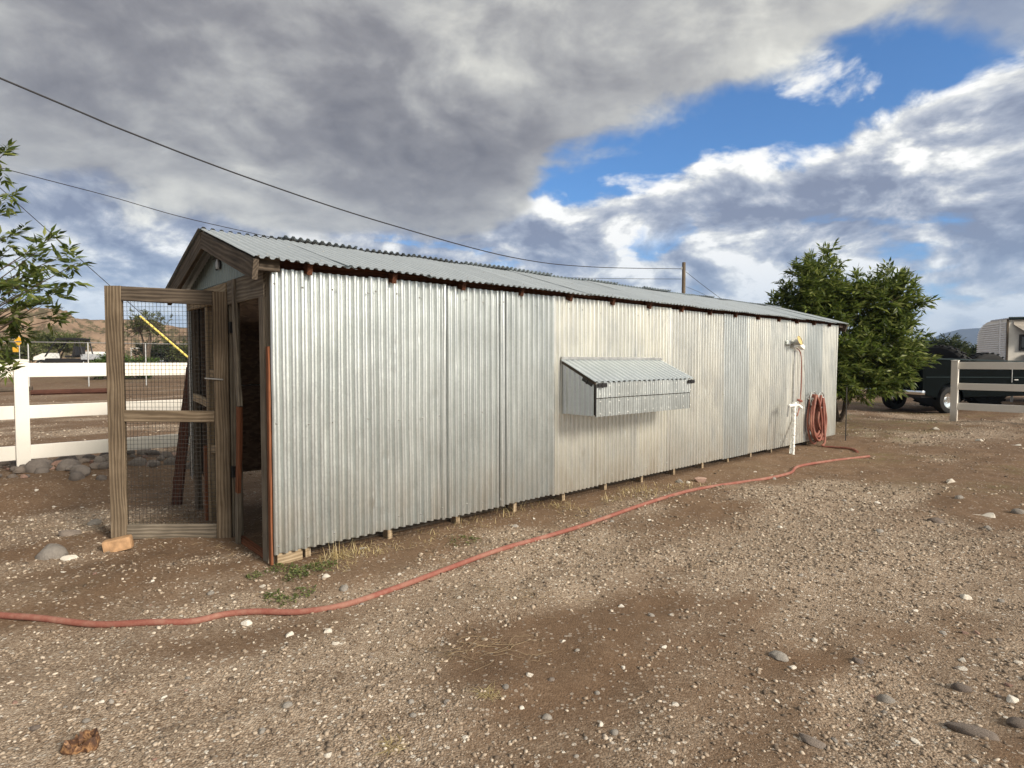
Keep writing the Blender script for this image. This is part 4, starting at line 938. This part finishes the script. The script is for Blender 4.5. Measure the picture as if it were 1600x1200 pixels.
# branches of the tree standing just outside the frame on the left
def left_tree():
    base = Vector((-5.9, 5.2, 0)); root = empty('ash_tree', base, 0, 'leafy tree whose branches reach in over the left fence', 'tree'); r = np.random.default_rng(12); mb = MB()
    spots = [(6, 240, 4.6), (8, 312, 4.5), (4, 335, 4.7), (2, 262, 4.9), (30, 362, 4.6), (78, 372, 4.4), (118, 412, 4.4), (117, 440, 4.4), (108, 396, 4.6), (60, 392, 4.5), (40, 402, 4.6), (75, 420, 4.6), (55, 440, 4.5), (88, 455, 4.5), (98, 482, 4.5), (84, 500, 4.4), (30, 425, 4.7), (15, 440, 4.8), (8, 400, 4.7), (25, 465, 4.7),
             (40, 480, 4.6), (10, 485, 4.8), (30, 500, 4.7), (5, 525, 4.8), (40, 518, 4.7), (10, 555, 4.6), (18, 572, 4.5), (-5, 565, 4.6), (0, 450, 4.6), (20, 385, 4.8), (48, 462, 4.7), (65, 478, 4.6), (70, 450, 4.6), (-10, 430, 4.6), (15, 505, 4.7), (50, 425, 4.8), (5, 470, 4.5), (-15, 500, 4.6), (-20, 380, 4.8), (36, 442, 4.5)]
    T, Dd = [], []
    for u, v, Y in spots:
        p = at(u, v, Y + r.uniform(-.25, .25)); q = np.array(p - base); T.append(q); Dd.append(np.array([.7, -.05, .35]) + .5 * r.normal(size=3))
    # the rest of the crown, mostly outside the frame
    T2, D2 = crown_tips([(-.4, 0, 2.7, 1.0, 1.0, 1.3), (.1, .1, 2.0, .85, .8, .8), (-.9, .2, 1.9, .9, .9, .9)], 260, r)
    for t, d in zip(T2, D2):
        w = Vector(t) + base; u = 800 + F * w.x / w.y; 
        if u < -30: T.append(t); Dd.append(d)
    T, Dd = np.array(T), np.array(Dd); B, Dn, Ln = clusters(T, Dd, r, (5, 8), .08, .080, 3, .3, .95); v, f = leaf_arrays(B, Dn, Ln, .30, r); npmesh('crown', v, f, LEAF, root, False, 3)
    mb.tube([(0, 0, -.1), (-.05, .02, .7), (.02, 0, 1.4), (-.1, .05, 2.2), (-.15, 0, 3.0)], [.09, .08, .065, .045, .02], 10); mb.build('trunk', BARK, root, True); bl = MB()
    for i, t in enumerate(T[:len(spots)]):
        z0 = min(max(t[2] - .55, .7), 2.4); s = Vector((0, 0, z0)); e = Vector(t); m = s.lerp(e, .6) + Vector((0, 0, -.10 + .1 * r.normal())); bl.tube([s, s.lerp(m, .5) + Vector((0, 0, .04)), m, e.lerp(m, .4), e], [.013, .010, .006, .004, .002], 5)
    bl.build('branch', BARK, root, True)
left_tree()

def bush(name, u, v, Y, w, h, leafm, label, seed, n=200, leaf=.16, group=None, cat='bush', trunk=False, hb=0.0):
    p = at(u, v, Y); x, y = p.x, p.y; z = g1(x, y); r = np.random.default_rng(seed)
    lob = [(r.uniform(-.35, .35) * w, r.uniform(-.3, .3) * w, hb + (h - hb) * r.uniform(.35, .62), w * r.uniform(.26, .4), w * r.uniform(.26, .4), (h - hb) * r.uniform(.3, .42)) for _ in range(6)]
    return tree(name, (x, y, z), lob, n, leafm, label, cat, seed, leaf, leaf * 1.2, (4, 7), 3, .05 * h / 1.5, .34, .3, group, 3)
bush('palo_verde', 86, 545, 64, 6.0, 3.9, LEAF2, 'pale green desert tree in front of the brown hill, beyond the buggy', 21, 420, .22, cat='tree', hb=1.0)
bush('green_bush', 172, 560, 30, 1.9, 1.45, LEAFB, 'bright green bush beyond the fence, left of the gate post', 22, 220, .15)
bush('green_bush', 218, 560, 30, 1.4, 1.25, LEAFB, 'bright green bush seen through the gate netting', 23, 180, .15)
bush('mesquite_tree', 228, 500, 62, 4.6, 6.4, LEAF2, 'tall thin mesquite tree rising over the hill seen through the gate', 24, 110, .22, cat='tree', hb=2.2)
bush('scrub_tree', 258, 530, 66, 5.5, 3.5, LEAF3, 'dark scrub tree beside the vehicles seen through the gate', 25, 330, .26, cat='tree')
bush('scrub_tree', 290, 535, 62, 3.6, 3.0, LEAF2, 'olive scrub tree right behind the parked vehicles', 26, 240, .24, cat='tree')
bush('scrub_tree', 5, 540, 55, 5.5, 3.0, LEAF2, 'olive scrub tree behind the yellow road sign', 27, 280, .24, cat='tree')
bush('round_tree', 1458, 540, 42, 3.4, 3.4, LEAF3, 'round olive green tree behind the pickup', 28, 900, .22, cat='tree')
bush('round_tree', 1432, 540, 39, 2.6, 3.1, LEAF, 'dark green tree half hidden by the big leafy tree', 29, 600, .22, cat='tree')
bush('round_tree', 1518, 545, 46, 3.4, 2.9, LEAF3, 'dark green tree just left of the white trailer', 30, 800, .22, cat='tree')
bush('round_tree', 1340, 545, 40, 5, 3.0, LEAF3, 'dark green tree far behind the big leafy tree', 31, 300, .22, cat='tree')

# ------------------------------------------------------------------ hill and mountains
def hillmat(name, c0, c1, c2, sc, bushes):
    m, nt, b = mat(name); geo = nt.nodes.new('ShaderNodeNewGeometry'); p = S(nt, geo.outputs['Position'])
    n = noise(nt, p, .09 * sc, 6, .65); n2 = noise(nt, p, .6 * sc, 5, .6)
    c = ((n - .5) * 1.2 + (n2 - .5) * .8 + .5).cl().ramp([(0, c0), (.5, c1), (1, c2)])
    if bushes: c = mixc(nt, (noise(nt, p, .36, 5, .75).smooth(.47, .55)) * .8, c, (.055, .055, .028))
    setv(nt, b, Base_Color=c, Roughness=.95, Specular_IOR_Level=.1); return m
HILL = hillmat('desert_hill', (.15, .105, .07), (.235, .165, .115), (.32, .235, .165), 1., True)
MTN = hillmat('far_rock', (.045, .045, .05), (.07, .07, .075), (.10, .098, .10), .05, False)
def ridge(name, az0, az1, dist, prof, depth, m, label, n=260, rows=26, rough=.12):
    A = np.radians(np.linspace(az0, az1, n)); H = np.interp(np.degrees(A), [q[0] for q in prof], [q[1] for q in prof])
    V = []
    for j in range(rows + 1):
        q = j / rows; rad = dist + depth * q; sh_ = np.sin(min(q * 2.2, 1.0) * math.pi / 2) if q < .7 else np.cos((q - .7) / .3 * math.pi / 2)
        x, y = rad * np.sin(A), rad * np.cos(A); g = fbm(x / (dist * .05), y / (dist * .05), 61, 5)
        z = H * sh_ * (1 + rough * 2 * g * (1 - .75 * (q > .4)) ) - (1 - sh_) * abs(g) * H.mean() * rough * 2
        V.append(np.stack([x, y, z - (3 if j in (0, rows) else 0)], -1))
    V = np.concatenate(V); i = np.arange(rows)[:, None] * n + np.arange(n - 1)[None, :]
    o = npmesh(name, V, np.stack([i, i + 1, i + n + 1, i + n], -1).reshape(-1, 4), m, None, True, 4); return tag(o, label, 'hill', kind='structure')
def elv(v, dist): return CAMH + dist * (564 - v) / F
ridge('hill', -75, 34, 150, [(-75, 11), (-60, 13.5), (-41, elv(499, 176) * .80), (-33, elv(497, 176) * .86), (-31.2, elv(499, 176) * .87), (-29.5, elv(509, 176) * .87), (-27, elv(510, 176) * .88), (-10, 9), (10, 5), (25, 3), (34, .5)], 60, HILL, 'flat topped brown desert hill dotted with scrub', 520, 60, .28)
ridge('mountains', 30, 75, 2300, [(30, 60), (33.5, 80), (34.9, 78), (35.4, 82), (36.0, 98), (37.2, 114), (38.6, 117), (41, 119), (46, 120), (55, 140), (65, 90), (75, 40)], 700, MTN, 'pale blue mountains on the far horizon', 300, 24, .05)

# ------------------------------------------------------------------ poles, wires, chain link, signs
pl = at(1068, 462, 40); pole = empty('utility_pole', (pl.x, 40, 0), 0, 'wooden utility pole standing behind the coop roof', 'utility pole')
ptop = at(1068, 410, 40).z
MB().tube([(0, 0, -.3), (0, 0, ptop)], [.15, .115], 12).build('shaft', POLE, pole, True)
MB().box((-.13, 0, ptop - .40), (.10, .10, .16), None, .01).build('insulator', grey_metal, pole)
def wire(name, A, B, pix, r, label, ext=0.0):
    A, B = Vector(A), Vector(B); pts = []
    for u, v in pix:
        k = (u - 800) / F; t = (k * A.y - A.x) / ((B.x - A.x) - k * (B.y - A.y)); y = A.y + (B.y - A.y) * t; pts.append(at(u, v, y))
    if ext: pts = [pts[0] + (pts[0] - pts[1]).normalized() * ext] + pts
    return tag(rope(name, pts, r, cable_m, None, 5, 8), label, 'cable')
wire('power_line', (-10.4, 12, 0), (pl.x, 40, 0), [(0, 122), (200, 206), (400, 282), (600, 348), (800, 402), (925, 417), (1064, 420)], .020, 'thick black power line sagging across the dark cloud to the pole', 14)
wire('power_line', (-17.4, 20, 0), (pl.x, 40.4, 0), [(0, 262), (165, 305), (330, 350), (600, 404), (850, 432), (1064, 436)], .014, 'thin lower power line running just above the coop ridge', 20)
wire('guy_wire', (pl.x, 40.1, 0), (16, 44, 0), [(1072, 425), (1100, 447), (1135, 473), (1200, 520)], .016, 'upper stay wire slanting down right from the utility pole')
wire('guy_wire', (pl.x, 40.2, 0), (14.5, 46, 0), [(1072, 448), (1100, 460), (1150, 484)], .012, 'lower faint stay wire slanting down from the utility pole')
gA_ = at(15, 308, 20); gB_ = Vector(gp(372, 632)); gy = 18.0
gB_ = at(378, 630, 20); gA0 = at(-60, 240, 20)
gwv = tag(MB().tube([gA0, gB_], .012, 5).build('guy_wire', cable_m), 'stay wire crossing the sky above the gate post', 'cable')
a_, b_2 = at(219, 494, 19.97), at(375, 628, 19.97)
tag(MB().tube([a_, b_2], .035, 8).build('guy_guard', yellow_m), 'yellow plastic guard sleeve on the stay wire behind the gate', 'guard')
clf = empty('chain_link_fence', (-22, 26, g1(-22, 26)), 0, 'chain link fence with thin top rail beyond the left yard', 'fence')
def rel(p, o): return Vector(p) - o.location
c0_, c1_ = at(-60, 533, 25), at(310, 538, 27)
MB().tube([rel(c0_, clf), rel(c1_, clf)], .022, 6).build('top_rail', grey_metal, clf)
for u in (-60, 38, 130, 222, 296):
    q = (u + 60) / 370; p = c0_.lerp(c1_, q); MB().tube([rel((p.x, p.y, g1(p.x, p.y) - .2), clf), rel((p.x, p.y, p.z + .02), clf)], .028, 6).build('post', grey_metal, clf)
ck = MB(); q = 0
L_ = (c1_ - c0_); nlen = L_.length; hgt = 1.6
for i in range(int(nlen / .16) + 1):
    p = c0_ + L_ * (i * .16 / nlen); 
    for sgn in (-1, 1):
        e = c0_ + L_ * min(1, max(0, (i * .16 + sgn * hgt) / nlen)); ck.tube([rel(p, clf), rel((e.x, e.y, e.z - hgt), clf)], .0022, 3, False)
ck.build('mesh_wire', wire_m, clf)
sp_ = at(30, 560, 52); sgn_ = empty('road_sign', (sp_.x, sp_.y, g1(sp_.x, sp_.y)), 0, 'yellow diamond road sign with smaller plate below, on the left', 'road sign')
zc_ = at(31, 533, 52).z - sgn_.location.z; s2 = .45
MB().tube([(0, .05, -.2), (0, .05, zc_ + .5)], .04, 6).build('post', grey_metal, sgn_)
MB().box((0, 0, zc_), (s2 * 1.3, .03, s2 * 1.3), Matrix.Rotation(R(45), 3, 'Y')).build('sign_plate', sign_m, sgn_)
MB().box((0, -.03, zc_ - .02), (.38, .012, .06)).build('sign_mark', black_m, sgn_)
MB().box((-.3, 0, zc_ - .75), (.5, .03, .42)).build('sign_plate', sign_m, sgn_)
def log(u0, u1, v, Y, r): 
    a, b = at(u0, v, Y), at(u1, v, Y + 1); za = g1(a.x, a.y); a.z = za + r * .8; b.z = g1(b.x, b.y) + r * .8; return a, b
a, b = log(48, 172, 590, 22, .12); tag(board('fallen_log', a, b, .2, .2, wood_rust, None, seg=6, bow=.05, bev=.06), 'long dark log lying on the gravel beyond the left fence', 'log')
a, b = log(-60, 50, 592, 23, .12); tag(board('fallen_log', a, b, .22, .2, wood_dark, None, seg=6, bow=-.05, bev=.06), 'brown log lying end to end with the long dark log', 'log')

# ------------------------------------------------------------------ vehicles
def wheel(parent, x, y, z, r, w, side, rim_m=chrome_m):
    M = Matrix.Translation((x, y, z)) @ Matrix.Rotation(R(90), 4, 'X'); n = 32
    ty = MB().lathe([(r * .60, -w * .45), (r * .80, -w / 2), (r * .95, -w * .46), (r, -w * .3), (r, w * .3), (r * .95, w * .46), (r * .80, w / 2), (r * .60, w * .45)], n, M).build('wheel', rubber_m, parent, True)
    s = side
    MB().lathe([(r * .62, w * .45 * s), (r * .58, w * .38 * s), (r * .50, w * .20 * s), (r * .25, w * .16 * s), (r * .20, w * .30 * s), (.0, w * .30 * s)], 20, M).build('rim', rim_m, ty, True); return ty
def arch(cx, cz, r, n=10): return [(cx + r * math.cos(a), cz + r * math.sin(a)) for a in np.linspace(math.pi, 0, n)]
def pickup():
    pN = at(1440, 640, 16.0); ax = Vector((.97, .24, 0)); rz = math.atan2(ax.y, ax.x); loc = Vector((pN.x, 16.0, g1(pN.x, 16.0)))
    t = empty('pickup_truck', loc, rz, 'dark green long bed pickup parked tail first under the leafy tree', 'pickup truck')
    # local x from the tail forwards, y away from the camera, z up
    W = 1.9; zb = .46; R_ = .37; ax1, ax2 = .98, 7.6; CB = 6.3
    side = [(.02, zb + .08), (ax1 - .48, zb)] + arch(ax1, R_ + .02, .47) + [(ax1 + .48, zb), (ax2 - .48, zb)] + arch(ax2, R_ + .02, .47) + [(ax2 + .48, zb), (8.6, zb + .06), (8.63, 1.2), (CB + 1.8, 1.3), (CB, 1.36), (2.4, 1.425), (.25, 1.515), (.05, 1.50), (0, 1.46)]
    for y0, y1 in ((0, .08), (W - .08, W)): MB().prism(side, y0, y1).build('side_panel', green_car, t)
    for y in (.03, W - .03): board('bed_rail', (.02, y, 1.53), (CB, y, 1.375), .10, .035, green_rail, t)
    MB().box((.03, W / 2, 1.02), (.07, W - .17, .86), None, .02).build('tailgate', green_car, t)
    MB().box((CB / 2, W / 2, .72), (CB - .1, W - .17, .06)).build('bed_floor', green_car, t); MB().box((CB - .03, W / 2, 1.05), (.05, W - .17, .6)).build('bed_front', green_car, t)
    MB().prism([(CB + .03, .5), (CB + .03, 1.36), (CB + .10, 1.92), (CB + 1.0, 1.94), (CB + 1.6, 1.34), (CB + 1.6, .5)], .09, W - .09).build('cab', green_car, t)
    MB().prism([(CB + .15, 1.42), (CB + .2, 1.85), (CB + .95, 1.85), (CB + 1.4, 1.42)], .075, .088).build('side_window', glass_m, t)
    MB().box((-.11, W / 2, .60), (.10, W + .30, .12), None, .03).build('bumper', chrome_m, t, True)
    MB().box((3.7, W / 2, .52), (7.2, W - .2, .14)).build('chassis', black_m, t)
    board('trim_strip', (.12, -.008, 1.02), (6.2, -.008, .97), .012, .018, green_rail, t)
    for x in (ax1, ax2):
        wheel(t, x, .12, R_, R_, .25, 1); wheel(t, x, W - .12, R_, R_, .25, -1)
    MB().box((3.15, -.012, 1.05), (.018, .02, .40)).build('panel_seam', grey_metal, t); MB().box((3.30, -.02, .92), (.14, .03, .03), None, .008).build('side_latch', grey_metal, t)
def tractor_wheel(u, v, Y, r, w, yaw, lean, label, rimm):
    p = at(u, v, Y); z = g1(p.x, p.y)
    prof = [(r * .62, -w * .4), (r * .75, -w / 2), (r * .93, -w * .46), (r, -w * .3), (r * .99, 0), (r, w * .3), (r * .93, w * .46), (r * .75, w / 2), (r * .62, w * .4)]
    M = Matrix.Rotation(R(90), 4, 'X'); o = MB().lathe(prof, 40, M).build('tractor_wheel', rubber_m, None, True)
    lug = MB()
    for k in range(28):
        for sg_ in (-1, 1):
            a = (k + .25 * sg_) / 28 * 2 * math.pi; Mr = Matrix.Rotation(a, 3, 'Y'); lug.box(Mr @ Vector((0, sg_ * w * .23, r + .012)), (.045, w * .40, .04), Mr @ Matrix.Rotation(.5 * sg_, 3, 'Z'))
    lug.build('tread_lugs', rubber_m, o)['kind'] = 'stuff'
    MB().lathe([(r * .66, w * .44), (r * .64, w * .50), (r * .57, w * .36), (r * .3, w * .2), (r * .12, w * .28), (0, w * .28)], 28, M).build('rim', rimm, o, True)
    o.location = (p.x, p.y, z + r - .03); o.rotation_euler = (lean, 0, yaw); tag(o, label, 'tractor wheel')
tractor_wheel(1466, 560, 18.9, .99, .42, R(118), 0, 'tall tractor tyre with bright rim edge standing beyond the truck hood', white_m)
tractor_wheel(1540, 560, 18.9, .86, .40, R(8), 0, 'black tractor tyre facing the yard between truck and trailer', black_m)
pickup()
def trailer():
    cn = at(1572, 600, 20.6); ax = Vector((.95, -.31, 0)); rz = math.atan2(ax.y, ax.x); loc = Vector((cn.x, 20.6, g1(cn.x, 20.6)))
    t = empty('travel_trailer', loc, rz, 'white ribbed travel trailer with torn awning at the far right', 'trailer')
    # local x along the long side facing right, y back; rounded top on the far edge of the ribbed end
    L, W, zb, zt = 6.0, 2.35, .55, 2.92
    def out(y0): return [(y, z) for y, z in ((0, zb), (0, zt))] + [(W - 1.0 + 1.0 * math.sin(a), zt - .62 + .62 * math.cos(a)) for a in np.linspace(0, math.pi / 2, 12)] + [(W, zb)]
    pf = out(0); vs = [(0, p[0], p[1]) for p in pf] + [(L, p[0], p[1]) for p in pf]; n = len(pf)
    MB().add(vs, [tuple(range(n)), tuple(range(2 * n - 1, n - 1, -1))] + [(i, n + i, n + (i + 1) % n, (i + 1) % n) for i in range(n)]).build('body', cream_m, t)
    k = 0; z = zb + .06
    while z < zt - .05:                      # ribbed siding boards on the end
        wtop = W - .03 if z < zt - .62 else W - 1.0 + math.sqrt(max(0, 1 - ((z + .03 - zt + .62) / .62) ** 2)) - .03
        for y0, y1 in ((.03, .42), (.56, wtop)):
            if y1 - y0 > .05: MB().box((-.02, (y0 + y1) / 2, z), (.055, y1 - y0, .060), None, .02).build('siding_board', rvwhite, t)
        z += .078
    MB().box((-.015, .49, (zb + zt) / 2), (.035, .13, zt - zb - .02)).build('trim_panel', rvwhite, t)
    MB().box((-.01, -.01, (zb + zt) / 2), (.05, .05, zt - zb)).build('corner_trim', wood_dark, t)
    MB().box((L / 2, (W - 1.0) / 2, zt + .02), (L + .02, W - 1.06, .05), None, .01).build('roof', blue_grey, t)
    aw = MB(); aw.add([(.15, -.02, zt - .05), (3.2, -.02, zt - .05), (3.2, -.42, zt - .30), (.55, -.42, zt - .62), (.15, -.05, zt - .2), (1.2, -.44, zt - .45), (2.2, -.40, zt - .55)], [(0, 1, 2, 6, 5, 3, 4)]); awn = aw.build('awning', canvas_m, t)
    MB().tube([(.0, -.06, zt + .02), (3.3, -.06, zt + .02)], .05, 8).build('awning_roll', green_rail, awn)
    MB().box((.80, -.03, 2.10), (.95, .06, .56), None, .02).build('window_frame', black_m, t); MB().box((.80, -.065, 2.10), (.85, .012, .46)).build('window', glass_m, t); MB().box((.60, -.10, 1.42), (.15, .12, .62), None, .01).build('window_stand', black_m, t); MB().box((.32, -.015, 1.28), (.13, .03, .13)).build('outlet_cover', wood_dark, t); MB().box((.55, -.012, .98), (.5, .025, .28)).build('vent', rvwhite, t)
    for x in (2.6, 3.5): wheel(t, x, .12, .33, .33, .2, 1, white_m)
    for x in (.3, 5.6):
        for y in (.3, 2.0): MB().tube([(x, y, -.05), (x, y, zb + .02)], .04, 6).build('jack', grey_metal, t)
trailer()
def buggy():
    p = at(107, 560, 38); z = g1(p.x, p.y); t = empty('utility_buggy', (p.x, p.y, z), R(8), 'black caged utility buggy with white hood beyond the fence', 'buggy')
    cg = MB(); 
    for y in (-.6, .6):
        cg.tube([(-1.0, y, .9), (-.35, y, 1.95), (.95, y, 1.97), (1.15, y, .9)], .045, 6); cg.tube([(.55, y, .8), (.75, y, 1.95)], .04, 6)
    for x, zz in ((-.35, 1.95), (.95, 1.97), (.3, 1.97)): cg.tube([(x, -.6, zz), (x, .6, zz)], .04, 6)
    cg.build('roll_cage', black_m, t); MB().box((.35, 0, 2.02), (1.35, 1.3, .07), None, .02).build('canopy', black_m, t)
    MB().prism([(-1.75, .65), (-1.7, .85), (-1.2, 1.08), (-.85, 1.1), (-.8, .65)], -.55, .55).build('hood', white_m, t)
    MB().box((.1, 0, .62), (2.3, 1.2, .28), None, .05).build('chassis', black_m, t)
    for y in (-.33, .33): st = MB(); st.box((.35, y, .88), (.5, .5, .14), None, .04); st.box((.65, y, 1.22), (.12, .48, .6), None, .04); st.build('seat', black_m, t)
    MB().box((1.5, 0, .85), (.9, 1.25, .35), None, .03).build('cargo_bed', blue_grey, t)
    MB().tube([(-.45, -.3, 1.1), (-.25, -.3, 1.25)], .03, 6).build('steering_column', black_m, t)
    for x in (-1.2, 1.35):
        wheel(t, x, -.6, .34, .34, .25, 1); wheel(t, x, .6, .34, .34, .25, -1)
    q = at(147, 566, 40); c = MB().box((0, 0, .55), (1.3, .8, .4), None, .12).build('covered_load', white_m, None, True, (q.x, q.y, g1(q.x, q.y) + .45)); 
    MB().tube([(-.7, -.4, -.6), (-.7, -.4, .3)], .05, 6).build('leg', grey_metal, c); MB().tube([(.7, -.4, -.6), (.7, -.4, .3)], .05, 6).build('leg', grey_metal, c)
    tag(c, 'pale white covered load low behind the fence, right of the buggy', 'covered load')
buggy()
def far_car(u, Y, paint, label, name, rz, van=False):
    p = at(u, 560, Y); t = empty(name, (p.x, p.y, g1(p.x, p.y)), rz, label, 'car')
    roof = 1.75 if van else 1.42
    prof = [(-2.1, .35), (-2.15, .85), (-1.9, 1.0)] + ([(-1.85, roof), (1.0, roof)] if van else [(-1.3, roof), (.45, roof)]) + [(1.2, 1.0), (2.05, .85), (2.1, .35)]
    MB().prism(prof, -.85, .85).build('body', paint, t)
    MB().prism([(-1.2, 1.02), (-1.05, roof - .08), (.35, roof - .08), (.85, 1.02)], -.862, -.856).build('window', glass_m, t)
    MB().box((2.11, -.55, .7), (.03, .3, .14)).build('headlight', white_m, t); MB().box((2.11, .55, .7), (.03, .3, .14)).build('headlight', white_m, t)
    for x in (-1.3, 1.3): wheel(t, x, -.75, .32, .32, .2, 1); wheel(t, x, .75, .32, .32, .2, -1)
far_car(243, 92, red_paint, 'red car parked far off, seen through the gate netting', 'parked_car', R(4))
far_car(279, 98, white_m, 'white car parked far off beside the red car', 'parked_car', R(-12))
far_car(262, 84, blue_grey, 'silver car nearer than the red car, seen through the gate', 'parked_car', R(60))
cpp = at(246, 560, 94); cpo = empty('carport', (cpp.x, cpp.y, g1(cpp.x, cpp.y)), R(3), 'pale open carport frame standing over the red car', 'carport')
MB().box((0, 0, 2.55), (6, 4, .12)).build('roof', white_m, cpo)
for x in (-2.9, 2.9):
    for y in (-1.9, 1.9): MB().box((x, y, 1.2), (.12, .12, 2.6)).build('post', white_m, cpo)

# ------------------------------------------------------------------ air
hz = MB().box((300, 1650, 150), (7000, 4600, 306)).build('haze', plain('haze_dummy', (1, 1, 1)))
m = bpy.data.materials.new('haze'); m.use_nodes = True; nt = m.node_tree; nt.nodes.clear()
pv = nt.nodes.new('ShaderNodeVolumePrincipled'); pv.inputs['Color'].default_value = (.42, .62, .98, 1); pv.inputs['Density'].default_value = .00022; pv.inputs['Anisotropy'].default_value = .0
ou = nt.nodes.new('ShaderNodeOutputMaterial'); nt.links.new(pv.outputs[0], ou.inputs['Volume']); hz.data.materials[0] = m
tag(hz, 'thin pale air haze over the whole valley', 'haze', kind='stuff')
print('built', len(bpy.data.objects))
